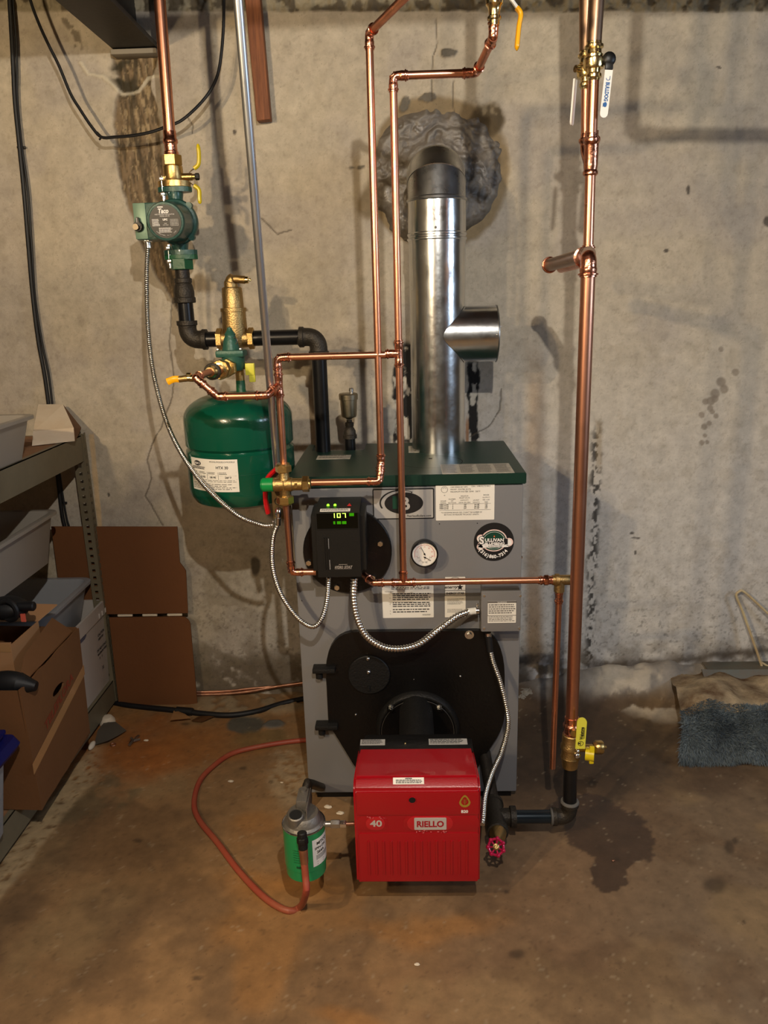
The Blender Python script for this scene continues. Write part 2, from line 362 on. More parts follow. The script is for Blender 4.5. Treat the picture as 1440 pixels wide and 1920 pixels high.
def grid_mesh(name, xs, ys, fn, material):
    gx, gy = np.meshgrid(xs, ys); nx, ny = len(xs), len(ys); co, col = fn(gx.ravel(), gy.ravel())
    me = bpy.data.meshes.new(name); me.vertices.add(nx * ny); me.vertices.foreach_set('co', co.astype(np.float32).ravel())
    i = np.arange(nx * ny).reshape(ny, nx); q = np.stack([i[:-1, :-1], i[:-1, 1:], i[1:, 1:], i[1:, :-1]], -1).reshape(-1, 4); n = len(q)
    me.loops.add(n * 4); me.loops.foreach_set('vertex_index', q.ravel().astype(np.int32)); me.polygons.add(n)
    me.polygons.foreach_set('loop_start', np.arange(0, n * 4, 4, dtype=np.int32)); me.polygons.foreach_set('loop_total', np.full(n, 4, np.int32)); me.polygons.foreach_set('use_smooth', np.ones(n, bool)); me.update()
    at_ = me.color_attributes.new('tone', 'FLOAT_COLOR', 'POINT'); at_.data.foreach_set('color', col.astype(np.float32).ravel())
    me.materials.append(material); o = bpy.data.objects.new(name, me); COL.objects.link(o); return o
def tone_mat(name, rough, bump, bscale, dist=0.003):
    m = bpy.data.materials.new(name); m.use_nodes = True; nt = m.node_tree; N = nt.nodes; L = nt.links; b = N['Principled BSDF']
    a = N.new('ShaderNodeAttribute'); a.attribute_name = 'tone'; tc = N.new('ShaderNodeTexCoord')
    n = N.new('ShaderNodeTexNoise'); n.inputs['Scale'].default_value = bscale; n.inputs['Detail'].default_value = 8; n.inputs['Roughness'].default_value = 0.7; L.new(tc.outputs['Object'], n.inputs['Vector'])
    n2 = N.new('ShaderNodeTexNoise'); n2.inputs['Scale'].default_value = bscale * 9; n2.inputs['Detail'].default_value = 4; L.new(tc.outputs['Object'], n2.inputs['Vector'])
    r = N.new('ShaderNodeMapRange'); r.inputs[1].default_value = 0.3; r.inputs[2].default_value = 0.7; r.inputs[3].default_value = 0.80; r.inputs[4].default_value = 1.16; L.new(n.outputs[0], r.inputs[0])
    v = N.new('ShaderNodeVectorMath'); v.operation = 'SCALE'; L.new(a.outputs['Color'], v.inputs[0]); L.new(r.outputs[0], v.inputs['Scale'])
    # fine dark pits
    vo = N.new('ShaderNodeTexVoronoi'); vo.inputs['Scale'].default_value = bscale * 3.2; vo.inputs['Randomness'].default_value = 1; L.new(tc.outputs['Object'], vo.inputs['Vector'])
    rp = N.new('ShaderNodeMapRange'); rp.inputs[1].default_value = 0.05; rp.inputs[2].default_value = 0.13; rp.inputs[3].default_value = 0.62; rp.inputs[4].default_value = 1.0; L.new(vo.outputs['Distance'], rp.inputs[0])
    nm = N.new('ShaderNodeMapRange'); nm.inputs[1].default_value = 0.50; nm.inputs[2].default_value = 0.58; nm.inputs[3].default_value = 1; nm.inputs[4].default_value = 0; L.new(n.outputs[0], nm.inputs[0])
    mxp = N.new('ShaderNodeMath'); mxp.operation = 'MAXIMUM'; L.new(rp.outputs[0], mxp.inputs[0]); L.new(nm.outputs[0], mxp.inputs[1])
    v2 = N.new('ShaderNodeVectorMath'); v2.operation = 'SCALE'; L.new(v.outputs[0], v2.inputs[0]); L.new(mxp.outputs[0], v2.inputs['Scale']); L.new(v2.outputs[0], b.inputs['Base Color'])
    ad = N.new('ShaderNodeMath'); ad.operation = 'MULTIPLY_ADD'; ad.inputs[1].default_value = 0.35; L.new(n2.outputs[0], ad.inputs[0]); L.new(n.outputs[0], ad.inputs[2])
    bp = N.new('ShaderNodeBump'); bp.inputs['Strength'].default_value = bump; bp.inputs['Distance'].default_value = dist; L.new(ad.outputs[0], bp.inputs['Height']); L.new(bp.outputs[0], b.inputs['Normal'])
    mr = N.new('ShaderNodeMapRange'); mr.inputs[3].default_value = rough; mr.inputs[4].default_value = 0.22; L.new(a.outputs['Alpha'], mr.inputs[0]); L.new(mr.outputs[0], b.inputs['Roughness'])
    return m
WALLM = tone_mat('painted_concrete', 0.82, 0.55, 24); FLOORM = tone_mat('concrete_floor', 0.62, 0.4, 22, 0.002)
MORT = tone_mat('wet_mortar', 0.55, 0.5, 30)

def wall_fn(x, z):
    px, py = proj(x, np.zeros_like(x), z); n1 = fbm(x, z, 5, 1); n2 = fbm(x, z, 22, 5); n3 = fbm(x, z, 70, 9, 3); n4 = fbm(x, z, 2.2, 13)
    wx = (fbm(x, z, 9, 21) - 0.5) * 60; wy = (fbm(x, z, 9, 25) - 0.5) * 60; wx2 = (n2 - 0.5) * 46; wy2 = (fbm(x, z, 24, 31) - 0.5) * 46
    dep = np.zeros_like(x); wet = np.zeros_like(x)
    c = np.tile(lin(184, 172, 151), (len(x), 1)); c = mixc(c, lin(168, 158, 146), sst(0.42, 0.62, n1) * 0.6); c = mixc(c, lin(196, 184, 160), sst(0.5, 0.7, n4) * 0.5)
    c = mixc(c, lin(206, 203, 197), sst(450, 1150, py) * sst(650, 1050, px + py * 0.25) * 0.85)  # paler lower right, raised further to offset the lamps' falloff
    c = mixc(c, lin(150, 138, 116), sst(0.58, 0.72, n2) * 0.2); c = mixc(c, lin(120, 108, 90), sst(0.62, 0.70, fbm(x, z, 110, 95, 4, .6)) * 0.2)
    dep += (n1 - 0.5) * 0.006 + (n2 - 0.5) * 0.003
    # rough strip of bare concrete along the top
    t = sst(24, 19, py + wy2 * 0.15); c = mixc(c, lin(140, 130, 106), t); c = mixc(c, lin(84, 74, 56), t * sst(0.5, 0.62, fbm(x, z, 30, 41))); dep += t * (n3 - 0.4) * 0.02
    # dark streak below the beam pocket
    cxs = np.interp(py, [90, 150, 230, 330, 440, 520, 600], [252, 252, 255, 268, 295, 322, 345]); w = np.interp(py, [90, 160, 230, 330, 440, 520, 610], [44, 30, 42, 42, 38, 26, 2])
    q = np.abs(px + wx * 0.22 + wx2 * 0.25 - cxs) / w; m = sst(1.08, 0.9, q) * sst(88, 96, py) * sst(612, 590, py)
    st = fbm(x, z * 0.22, 150, 51, 5, .6); c = mixc(c, lin(120, 98, 68), m * 0.92); c = mixc(c, lin(72, 60, 40), m * sst(0.42, 0.62, st) * .8); c = mixc(c, lin(178, 156, 118), m * sst(0.54, 0.66, fbm(x, z * 0.3, 130, 55, 5, .6)) * 0.6)
    c = mixc(c, lin(58, 48, 30), m * sst(7, 2, np.abs(px - cxs + 4 - wx * 0.3)) * 0.8); dep -= m * (0.010 + 0.012 * (st - 0.5))
    m = sst(1.1, 0.7, ell(px + wx * 0.5, py + wy * 0.5, 240, 135, 36, 38)); c = mixc(c, lin(56, 48, 28), m * sst(0.4, 0.55, n2)); dep -= m * 0.01 * n2
    m = sst(5, 2, np.abs(seg_d(px + wx2 * .2, py + wy2 * .2, [(150, 118), (165, 140), (192, 142), (212, 160), (228, 176), (240, 172), (258, 170), (275, 145), (300, 143)]))); c = mixc(c, lin(206, 196, 172), m * 0.7); dep += m * 0.004
    m = sst(9, 4, seg_d(px + wx2 * .3, py + wy2 * .2, [(122, 40), (140, 62), (146, 90)])) * sst(.45, .55, n3); c = mixc(c, lin(90, 80, 62), m * .7)
    # brown tinge around the streak, stains
    m = sst(1.2, 0.2, ell(px + wx, py + wy, 375, 540, 42, 46)) * sst(0.42, 0.6, n2); c = mixc(c, lin(110, 88, 50), m * 0.7)
    for cx, cy, rx, ry, k, cc in ((410, 1120, 120, 90, 0.15, (150, 138, 116)), (590, 560, 60, 130, 0.25, (158, 148, 124)), (640, 300, 120, 200, 0.2, (186, 170, 140)), (85, 1060, 40, 60, 0.35, (170, 146, 104))):
        c = mixc(c, lin(*cc), sst(1.2, 0.3, ell(px + wx, py + wy, cx, cy, rx, ry)) * k)
    # old patch ring round the flue hole
    qq = ell(px + wx * 0.42 + wx2 * 0.22, py + wy * 0.42 + wy2 * 0.22, 822, 322, 128, 138)
    m = sst(1.10, 1.0, qq) * sst(0.3, 0.5, n2 + .35 * sst(1.12, .98, qq)); c = mixc(c, lin(136, 118, 88), m); dep -= m * 0.004
    m = sst(1.0, 0.7, ell(px + wx * .5, py + wy * .5, 912, 228, 34, 44, 30)); c = mixc(c, lin(120, 104, 76), m * 0.9); c = mixc(c, lin(72, 58, 34), m * sst(0.5, 0.6, n2) * .8)
    m = sst(1.0, 0.6, ell(px + wx * .5, py + wy * .5, 690, 375, 28, 50)); c = mixc(c, lin(112, 94, 62), m * 0.8)
    for cx, cy, rx, ry in ((846, 104, 15, 13), (806, 184, 17, 11), (762, 196, 9, 12), (672, 316, 15, 6)):
        m = sst(1.15, 0.85, ell(px + wx2 * .8, py + wy2 * .8, cx, cy, rx, ry)) * sst(.30, .5, n2); c = mixc(c, lin(104, 97, 84), m); dep += m * 0.006 * n2 * 2
    # scorched strips beside the flue
    for cx, hw, y0, y1 in ((757, 20, 640, 852), (888, 12, 676, 852)):
        m = sst(1.0, 0.75, np.abs(px + wx2 * 0.35 - cx) / hw) * sst(y0 - 6, y0 + 8, py) * sst(y1, y1 - 30, py)
        c = mixc(c, lin(188, 182, 168), m * 0.7); c = mixc(c, lin(20, 17, 15), m * sst(0.40, 0.50, fbm(x, z * 0.5, 60, 61) + 0.14 * sst(760, 660, py)) )
    m = sst(1, .4, np.abs(px - 876) / 4) * sst(770, 800, py) * sst(900, 840, py); c = mixc(c, lin(150, 96, 40), m * .8)
    # rust brown streak and mould line
    m = sst(1.0, 0.2, np.abs(px + wx * 0.2 - 1003) / 26) * sst(560, 760, py) * (0.45 + 0.4 * sst(900, 1250, py)); c = mixc(c, lin(150, 118, 78), m)
    cx = np.interp(py, [780, 1000, 1300], [1121, 1113, 1104]); m = sst(1.0, 0.1, np.abs(px + wx2 * 0.3 - cx) / 15) * sst(770, 830, py) * sst(0.47, 0.57, fbm(x, z * 0.6, 110, 71, 2)); c = mixc(c, lin(34, 30, 26), m * 0.9)
    c = mixc(c, lin(138, 118, 82), sst(1, .2, np.abs(px - 1123) / 9) * sst(780, 800, py) * sst(900, 860, py) * .5)
    # muddy prints
    for cx, cy, r in ((1379, 698, 7), (1352, 716, 9), (1358, 730, 8), (1341, 738, 9), (1333, 752, 8), (1323, 753, 6), (1340, 748, 7), (1316, 778, 6), (1332, 766, 6), (1343, 780, 5), (1321, 800, 6), (1330, 794, 5), (1316, 830, 5), (1326, 829, 4), (1322, 817, 4), (1336, 772, 5), (1352, 655, 5)):
        c = mixc(c, lin(138, 126, 110), sst(1.2, 0.8, ell(px, py, cx, cy, r, r)) * 0.75)
    for cx, cy, rx, ry in ((1184, 1001, 4, 3), (1192, 1010, 8, 2), (1440, 415, 8, 10), (1250, 470, 5, 3), (1346, 125, 5, 2), (440, 247, 3, 5), (202, 929, 2, 4), (1192, 1036, 3, 3), (480, 1063, 8, 18), (880, 1250, 20, 6), (1290, 357, 4, 9)):
        c = mixc(c, lin(46, 38, 32), sst(1.3, 0.8, ell(px + wx2 * .2, py + wy2 * .2, cx, cy, rx, ry)) * 0.8)
    # cracks
    for p in ([(818, 36), (820, 80), (812, 110), (810, 170), (812, 190)], [(322, 560), (318, 640), (326, 700), (322, 745), (303, 800), (285, 832), (276, 862), (284, 895), (272, 930), (306, 985)], [(880, 818), (915, 800), (938, 770), (940, 730)], [(350, 215), (362, 235), (360, 250)], [(490, 410), (520, 440), (545, 430)], [(850, 150), (851, 210)]):
        d = seg_d(px + wx2 * 0.12, py + wy2 * 0.12, p); m = sst(1.9, 0.6, d); c = mixc(c, lin(72, 62, 48), m * 0.75); dep -= m * 0.003
    # damp, dirty foot of the wall, plus a dark patch beside the boiler
    m = sst(1190, 1262, py + wy * 0.7 + wx2 * .5) * sst(0.35, 0.55, n2 + 0.15 * sst(1230, 1300, py)); c = mixc(c, lin(92, 78, 58), m * 0.85)
    m = sst(1225, 1260, py) * sst(960, 1010, px) * sst(0.5, 0.62, fbm(x, z, 26, 83)); c = mixc(c, lin(206, 204, 202), m * 0.8)
    band = np.exp(-((py - np.interp(px, [1000, 1200, 1400], [1262, 1243, 1222]) + wy2 * .3) / 9) ** 2) * sst(1040, 1130, px); c = mixc(c, lin(78, 66, 52), band * 0.85)
    m = sst(1.2, 0.3, ell(px + wx, py + wy, 1420, 1170, 60, 40)) * sst(.4, .55, n2); c = mixc(c, lin(88, 80, 70), m * .6)
    m = sst(1.2, 0.4, ell(px + wx, py + wy, 960, 1290, 50, 60)); c = mixc(c, lin(48, 36, 24), m * 0.85)
    m = sst(980, 1040, py) * sst(620, 300, px) * sst(0.5, 0.66, n2) * 0.4; c = mixc(c, lin(120, 108, 84), m)
    m = sst(0.64, 0.70, fbm(x, z, 95, 91, 4, .6)) * sst(900, 1250, py); c = mixc(c, lin(84, 76, 64), m * 0.45)
    # tan primer strip left beside the shelf post
    m = sst(1, .7, np.abs(px - np.interp(py, [815, 985], [171, 187])) / 5.5) * sst(812, 816, py); c = mixc(c, lin(206, 176, 132), m * .9)
    dep += (1 - sst(0, 0.10, z)) * 0.012 * (1 + n2) * sst(0.25, 0.4, x)
    col = np.ones((len(x), 4)); col[:, :3] = c; col[:, 3] = wet
    return np.stack([x, -dep - 0.0, z], -1), col
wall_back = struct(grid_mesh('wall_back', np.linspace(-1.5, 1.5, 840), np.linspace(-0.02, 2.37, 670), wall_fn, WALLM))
def mortar_fn(x, z):
    px, py = proj(x, np.zeros_like(x), z); n1 = fbm(x, z, 9, 101); n2 = fbm(x, z, 28, 105)
    ang = np.arctan2(z - 1.62, x - 0.09); rr = np.hypot(x - 0.09, z - 1.62)
    sw = fbm(ang * 1.2 + rr * 6 + n1 * 1.4, rr * 26 + n1 * 2, 1.3, 111); sw2 = fbm(x * 1.0 + n1 * .3, z * 2.2 + n1 * .5, 16, 117)
    wx = (fbm(x, z, 8, 121) - .5) * 60; wy = (fbm(x, z, 8, 125) - .5) * 60; wx2 = (fbm(x, z, 34, 131) - .5) * 34
    q = ell(px + wx * .6 + wx2 * .5, py + wy * .6 - wx2 * .5, 816, 326, 133, 140)
    body = sst(1.06, 0.80, q); dep = -0.02 + body * 0.030 + body * (0.016 * (sw - 0.5) + 0.016 * (sw2 - .5) + 0.004 * (n2 - .5)) + 0.02 * np.exp(-((rr - 0.10) / 0.05) ** 2) * body
    c = np.tile(lin(112, 104, 94), (len(x), 1)); c = mixc(c, lin(86, 78, 66), sst(0.4, 0.6, n2) * .6); c = mixc(c, lin(136, 130, 120), sst(0.52, 0.7, sw2) * .6); c = mixc(c, lin(60, 54, 46), sst(.8, 1.0, q) * sst(.4, .6, n1) * .6)
    col = np.ones((len(x), 4)); col[:, :3] = c; col[:, 3] = 0.25 + .6 * sst(.5, .7, sw)
    return np.stack([x, -dep, z], -1), col
mp_ = grid_mesh('mortar_patch', np.linspace(-0.22, 0.38, 220), np.linspace(1.34, 1.96, 230), mortar_fn, MORT); mp_.parent = wall_back; mp_['label'] = 'grey smeared mortar around the flue hole'

def floor_fn(x, y):
    px, py = proj(x, y, np.zeros_like(x)); wide = np.clip(np.maximum(np.abs(x) - 1.6, -y - 2.0), 0, 1)
    px = np.clip(np.nan_to_num(px), -3000, 5000); py = np.clip(np.nan_to_num(py), -3000, 8000)
    n1 = fbm(x, y, 4, 201); n2 = fbm(x, y, 18, 205); n3 = fbm(x, y, 60, 211, 3); wx = (fbm(x, y, 7, 215) - .5) * 120; wy = (fbm(x, y, 7, 219) - .5) * 90; wx2 = (n2 - .5) * 60; wy2 = (fbm(x, y, 20, 225) - .5) * 50
    z = (n1 - .5) * 0.004 + (n2 - .5) * 0.0015
    c = np.tile(lin(142, 110, 74), (len(x), 1)); c = mixc(c, lin(126, 99, 72), sst(620, 1000, px + wx)); c = mixc(c, lin(122, 104, 82), sst(1000, 1350, px + wx) * .7)  # warmer left, greyer right: lamp tint put into the floor colour
    c = mixc(c, lin(150, 124, 86), sst(0.5, 0.66, n1) * .45); c = mixc(c, lin(104, 80, 56), sst(0.52, 0.66, fbm(x, y, 6, 231)) * .5); c = mixc(c, lin(160, 112, 58), sst(.5, .64, fbm(x, y, 3, 235)) * sst(900, 500, px) * .5)
    m = sst(1.2, 0.3, ell(px + wx, py + wy, 250, 1410, 170, 70)); c = mixc(c, lin(158, 92, 34), m * .85)
    m = sst(1.2, 0.4, ell(px + wx, py + wy, 420, 1390, 110, 60)); c = mixc(c, lin(146, 92, 40), m * .6)
    for cx, cy, rx, ry in ((560, 1660, 130, 50), (470, 1560, 60, 40), (800, 1740, 170, 36), (640, 1900, 90, 20)):
        c = mixc(c, lin(166, 112, 52), sst(1.2, .3, ell(px + wx, py + wy, cx, cy, rx, ry)) * .45)
    m = sst(1.15, 0.8, ell(px + wx * .4, py + wy * .4, 180, 1500, 110, 38, -20)) * sst(.4, .55, n2); c = mixc(c, lin(104, 92, 66), m * .6)
    # crusted pale strip where the shelf has scraped the floor
    d = np.abs((py + wy2 * .35 - np.interp(px, [-40, 30, 120, 200], [1700, 1610, 1500, 1410]))) ; m = sst(44, 24, d + 14 * (n2 - .5) * 2) * sst(210, 150, px) * sst(0.36, 0.5, n3 + .1); c = mixc(c, lin(188, 162, 122), m * .85); z += m * .002
    # broken concrete by the boiler foot
    m = sst(1.1, 0.8, ell(px + wx * .3, py + wy * .3, 462, 1362, 34, 20)); c = mixc(c, lin(86, 82, 72), m)
    m = sst(1.1, 0.8, ell(px + wx * .2, py + wy * .2, 512, 1362, 20, 9)); c = mixc(c, lin(100, 98, 92), m); z += m * .006
    m = sst(1.1, 0.5, ell(px + wx * .3, py + wy * .3, 545, 1460, 44, 66)) * sst(.35, .5, n3); c = mixc(c, lin(170, 152, 122), m * .55); z += m * .003 * n3
    m = sst(1.1, 0.6, ell(px + wx * .3, py + wy * .3, 500, 1320, 150, 26)) * sst(.4, .55, n2); c = mixc(c, lin(150, 138, 112), m * .6); z += m * .006
    c = mixc(c, lin(120, 100, 60), sst(1.2, .6, ell(px + wx * .5, py + wy * .5, 500, 1395, 60, 20)) * .6)
    # damp floor right of the boiler, darkened further for its shade; the water spot
    m = sst(1.2, 0.5, ell(px + wx, py + wy * .6, 1060, 1400, 240, 115)); c = mixc(c, lin(56, 42, 30), m * .85)
    m = sst(1.15, .6, ell(px + wx, py + wy * .6, 1290, 1460, 140, 46)); c = mixc(c, lin(84, 64, 48), m * .6)
    q = np.minimum.reduce([ell(px + wx2 * .4, py + wy2 * .4, 1140, 1560, 86, 56, 25), ell(px + wx2 * .4, py + wy2 * .4, 1142, 1625, 38, 42), ell(px + wx2 * .4, py + wy2 * .4, 1090, 1520, 60, 30), ell(px + wx2 * .4, py + wy2 * .4, 1178, 1585, 48, 38)])
    w = sst(1.06, 0.97, q + .5 * (fbm(x, y, 45, 271) - .5)); c = mixc(c, lin(66, 48, 36), w * .9)
    wet = w * .55
    for cx, cy, rx, ry in ((1368, 1590, 9, 14), (1378, 1576, 5, 7), (1340, 1660, 22, 18), (945, 1671, 6, 5), (1395, 1728, 5, 4), (968, 1790, 16, 10), (255, 1575, 8, 4), (370, 1832, 10, 5), (510, 1465, 7, 4), (455, 1438, 8, 3), (1160, 1612, 5, 5), (350, 1355, 10, 3)):
        c = mixc(c, lin(50, 38, 28), sst(1.3, .5, ell(px + wx2 * .3, py + wy2 * .2, cx, cy, rx, ry)) * .6)
    m = sst(.75, .80, fbm(x, y, 90, 241, 4, .6)); c = mixc(c, lin(186, 168, 138), m * .3); c = mixc(c, lin(80, 60, 42), sst(.30, .24, fbm(x, y, 90, 251, 4, .6)) * .35); c = c * (0.88 * (0.80 + .4 * fbm(x, y, 40, 261, 4, .6)))[:, None]
    # whitish rubble hump at the foot of the wall
    near = np.exp(-(np.clip(-y, 0, 9) / 0.11) ** 2); amp = np.interp(x, [-1.2, -.3, .3, .55, .85, 1.3], [.006, .014, .03, .075, .10, .11]); hump = near * amp * (0.75 + .5 * n1 + .25 * (n2 - .5)); z += hump * (1 - wide)
    m = sst(.02, .07, hump + (n2 - .5) * .03) * sst(.25, .45, x); c = mixc(c, lin(140, 134, 126), m * .9)
    m = sst(1.2, .6, ell(px + wx * .3, py + wy * .3, 1190, 1318, 90, 26, 15)) * sst(.42, .55, n2); c = mixc(c, lin(196, 184, 164), m * .75)
    col = np.ones((len(x), 4)); col[:, :3] = c; col[:, 3] = wet
    return np.stack([x, y, z], -1), col
fx = np.r_[-2.6, -2.2, -1.8, np.linspace(-1.45, 1.45, 470), 1.8, 2.2, 2.6]; fy = np.r_[-5.2, -4, -3, -2.3, np.linspace(-1.8, 0.03, 330)]
floor = struct(grid_mesh('floor', fx, fy, floor_fn, FLOORM))
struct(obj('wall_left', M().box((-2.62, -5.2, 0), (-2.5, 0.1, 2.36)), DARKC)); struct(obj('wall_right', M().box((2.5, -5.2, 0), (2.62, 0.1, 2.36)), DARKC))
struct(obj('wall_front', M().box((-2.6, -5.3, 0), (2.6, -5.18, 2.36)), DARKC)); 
wb2 = M().box((-2.6, 0.012, 0), (-1.49, 0.1, 2.36)).box((1.49, 0.012, 0), (2.6, 0.1, 2.36)); struct(obj('wall_back_side', wb2, CONC))
ceil = struct(obj('ceiling', M().box((-2.6, -5.2, 2.36), (2.6, 0.1, 2.42)), JOIST))
jm = None
for k in range(10):
    y = -0.35 - 0.45 * k; j = obj('joist', M().box((-2.5, y - 0.02, 2.22), (2.5, y + 0.02, 2.36)), JOIST, ceil)
# steel beam running into its wall pocket
bx0, bx1 = at(217, 97, 0).x, at(300, 97, 0).x; bz = at(255, 96, 0).z
r_ = thing('steel_beam', 'dark painted steel I-beam resting in a wall pocket at top left', 'beam', (0.5 * (bx0 + bx1), -0.2, bz))
xc = 0.5 * (bx0 + bx1)
obj('flange', M().box((bx0, -2.2, bz), (bx1, 0.02, bz + 0.014), 0.002), STEELB, r_); obj('flange', M().box((bx0, -2.2, bz + 0.16), (bx1, 0.02, bz + 0.174), 0.002), STEELB, r_)
obj('web', M().box((xc - 0.005, -2.2, bz + 0.012), (xc + 0.005, 0.02, bz + 0.162)), STEELB, r_)
pm = M()
for i in range(1): pm.box((bx0 - 0.004 + 0.012 * i, -0.035 + .008 * i, bz - 0.016 - 0.012 * i), (bx1 - 0.01 * i, 0.03, bz - 0.002 - 0.012 * i), 0.004)
obj('bearing_mortar', pm, CONC, wall_back)
# thin pipe slung below the joists (above the picture), whose shadow rules the top of the wall
tag(obj('heating_pipe', M().cyl((-2.4, -1.22, 2.088), (2.4, -1.22, 2.088), 0.0125, 14), TUBEC), 'thin dull pipe slung level below the ceiling joists', 'pipe')
# ================================================================ BOILER
YB = -0.60                                   # front face of the jacket
bl, br_ = -0.290, 0.284; YK = -0.165
boiler = thing('boiler', 'grey cast-iron boiler jacket with a dark green lid and black burner door', 'boiler', (0, -0.38, 0))
obj('base', M().box((bl + 0.02, YK, 0), (br_ - 0.01, YB + 0.02, 0.03)), BLK, boiler)
obj('jacket', M().box((bl, YK - 0.01, 0.028), (br_ + 0.002, YB, 0.90), 0.004), JACKET, boiler)
lz0, lz1 = 0.903, 0.931
nx0, nx1 = at(588, 858, -0.22).x, at(686, 858, -0.22).x          # notch for the supply pipes
lid = M()
lp = [(bl - 0.006, YB - 0.006), (br_ + 0.008, YB - 0.006), (br_ + 0.008, YK), (nx1, YK), (nx1, YK - 0.105), (nx0, YK - 0.105), (nx0, YK), (bl - 0.006, YK)]
lid.prism([(x, y, lz0) for x, y in lp], (0, 0, lz1 - lz0)); bmesh.ops.bevel(lid.b, geom=[e for e in lid.b.edges], offset=0.002, segments=2, affect='EDGES')
lid_o = obj('lid', lid, LIDG, boiler)
obj('insulation', M().box((nx0 - 0.02, YK - 0.10, 0.88), (nx1 + 0.02, YK - 0.012, 0.912)), mat('insulation', S(190, 170, 110), 0.9, bump=1, bscale=80), boiler)
lidz = lz1 + 0.0006
kn = M(); c_ = atz(808, 866, lz1)             # flue knock-out ring, hole
for a0 in range(-150, 100, 10):
    a = math.radians(a0); b_ = math.radians(a0 + 10); R1 = 0.082
    kn.box((0, 0, 0), (0.0001, 0.0001, 0.0001)) if False else kn.poly([(c_.x + R * math.cos(q), c_.y + R * 0.95 * math.sin(q), lidz) for R, q in ((R1, a), (R1 + .0022, a), (R1 + .0022, b_), (R1, b_))])
obj('knockout_slot', kn, SLOT, lid_o, flip=False)
p = atz(807, 860, lz1); obj('screw_hole', M().cyl(p, p + Vector((0, 0, .001)), .005), SLOT, lid_o)
def lid_label(x0p, y0p, x1p, y1p, nlines, ma=PAPERD, nm='lid_label', cols=1, skew=0.0):
    a = atz(x0p, y1p, lz1); b = atz(x1p, y1p, lz1); c = atz((x0p + x1p) / 2, y0p, lz1)
    x0, x1, y0, y1 = a.x, b.x, (a.y + b.y) / 2, c.y
    o = obj(nm, M().box((x0, y0, lz1), (x1, y1, lz1 + .0007)), ma, boiler)
    Pn = Print(lambda u, v: Vector((x0 + u, y0 + v, lz1 + .0011))); w = (x1 - x0) / cols
    for k in range(cols): Pn.fine(w * (k + .06), (y1 - y0) * .92, w * (k + .94), (y1 - y0) * .06, nlines, .4)
    Pn.done('fine_print', INKG, o); return o
lid_label(766, 836, 838, 848, 5, nm='flue_label'); lid_label(593, 854, 656, 861, 2, nm='caution_strip'); lid_label(829, 870, 966, 888, 8, cols=4, nm='warning_label')
# --- logo plate (flat print on the jacket)
r = rect(699, 916, 814, 973, YB); lp_ = plate('logo_plate', (r[0], r[1], r[2], r[3]), YB, .0012, INK, boiler, .003)
m_ = .0028; plate('plate_face', (r[0] + m_, r[1] + m_, r[2] - m_, r[3] - m_), YB - .0011, .0006, SILV, lp_, .002)
cx, cz = (r[0] + r[2]) / 2 - .001, (r[1] + r[3]) / 2 + .001; W = r[2] - r[0]; Hh = r[3] - r[1]
Pn = Print(front(YB - .0021, cx, cz)); Pn.disc(.002, .001, W * .315, Hh * .355).ring(-.006, .002, W * .345, .004, 55, 205, 40, Hh * .43); Pn.t('PeerlessBoilers.com', W * .455, -Hh * .44, .0075, 'RIGHT', None, .0001, .15); Pn.done('emblem', INK, lp_)
Pn = Print(front(YB - .0024, cx, cz)); Pn.ring(-.003, .002, W * .335, .0022, 62, 190, 40, Hh * .40); Pn.t('B', .004, -.0155, .046, 'CENTER', None, .0012); Pn.done('emblem_letter', SILV, lp_)
Pn = Print(front(YB - .0027, cx, cz)); Pn.r(-.026, -.013, -.014, .02); Pn.done('emblem_flame', DKG, lp_)
# --- rating label
r = rect(817, 908, 927, 975, YB); o_ = plate('rating_label', r, YB, .0006, PAPER, boiler, .002); W = r[2] - r[0]; Hh = r[3] - r[1]
Pn = Print(front(YB - .0010, r[0], r[1])); Pn.ring(W * .15, Hh * .865, .0085, .0008, n=10).ring(W * .15, Hh * .865, .0048, .0006, 20, 160).t('N', W * .15, Hh * .69, .004, 'CENTER')
Pn.t('CERTIFIED BY NPC', W * .25, Hh * .91, .0052).t('MAWP  WATER 50 PSI', W * .25, Hh * .845, .0052).t('MAXIMUM WATER TEMP.  250°F', W * .25, Hh * .78, .0052).t('CRN. 1098.9C/72184.5', W * .93, Hh * .925, .0050, 'RIGHT')
for t_, u, v in (('BOILER', .13, .53), ('MODEL', .13, .475), ('NUMBER', .28, .58), ('OF', .28, .53), ('SECTIONS', .28, .475), ('MINIMUM', .49, .66), ('RELIEF VALVE', .49, .61), ('CAPACITY', .49, .545), ('LB/HR OR MBH', .49, .48), ('JACKET', .69, .54), ('LENGTH', .69, .48), ('BOILER', .86, .68), ('OUTPUT/', .86, .61), ('VES. CAP.', .86, .545), ('MBH', .86, .48)): Pn.t(t_, W * u, Hh * v, .0044, 'CENTER')
Pn.r(W * .06, Hh * .455, W * .94, Hh * .462); Pn.r(W * .06, Hh * .285, W * .94, Hh * .292)
for i, row in enumerate((('WBV-xx-03', '3', '127', '14-1/8"', '127'), ('WBV-xx-04', '4', '183', '18-1/8"', '183'), ('WBV-xx-05', '5', '237', '22-1/8"', '237'))):
    for u, t_ in zip((.14, .29, .5, .7, .86), row): Pn.t(t_, W * u, Hh * (.415 - .048 * i), .0046, 'CENTER', None, .00012)
Pn.t('TO DETERMINE BOILER SIZE, COUNT THE NUMBER OF', W * .44, Hh * .20, .005, 'CENTER', W * .70).t('SECTIONS OR MEASURE THE JACKET LENGTH.', W * .44, Hh * .14, .005, 'CENTER', W * .60); Pn.done('lettering', INK, o_)
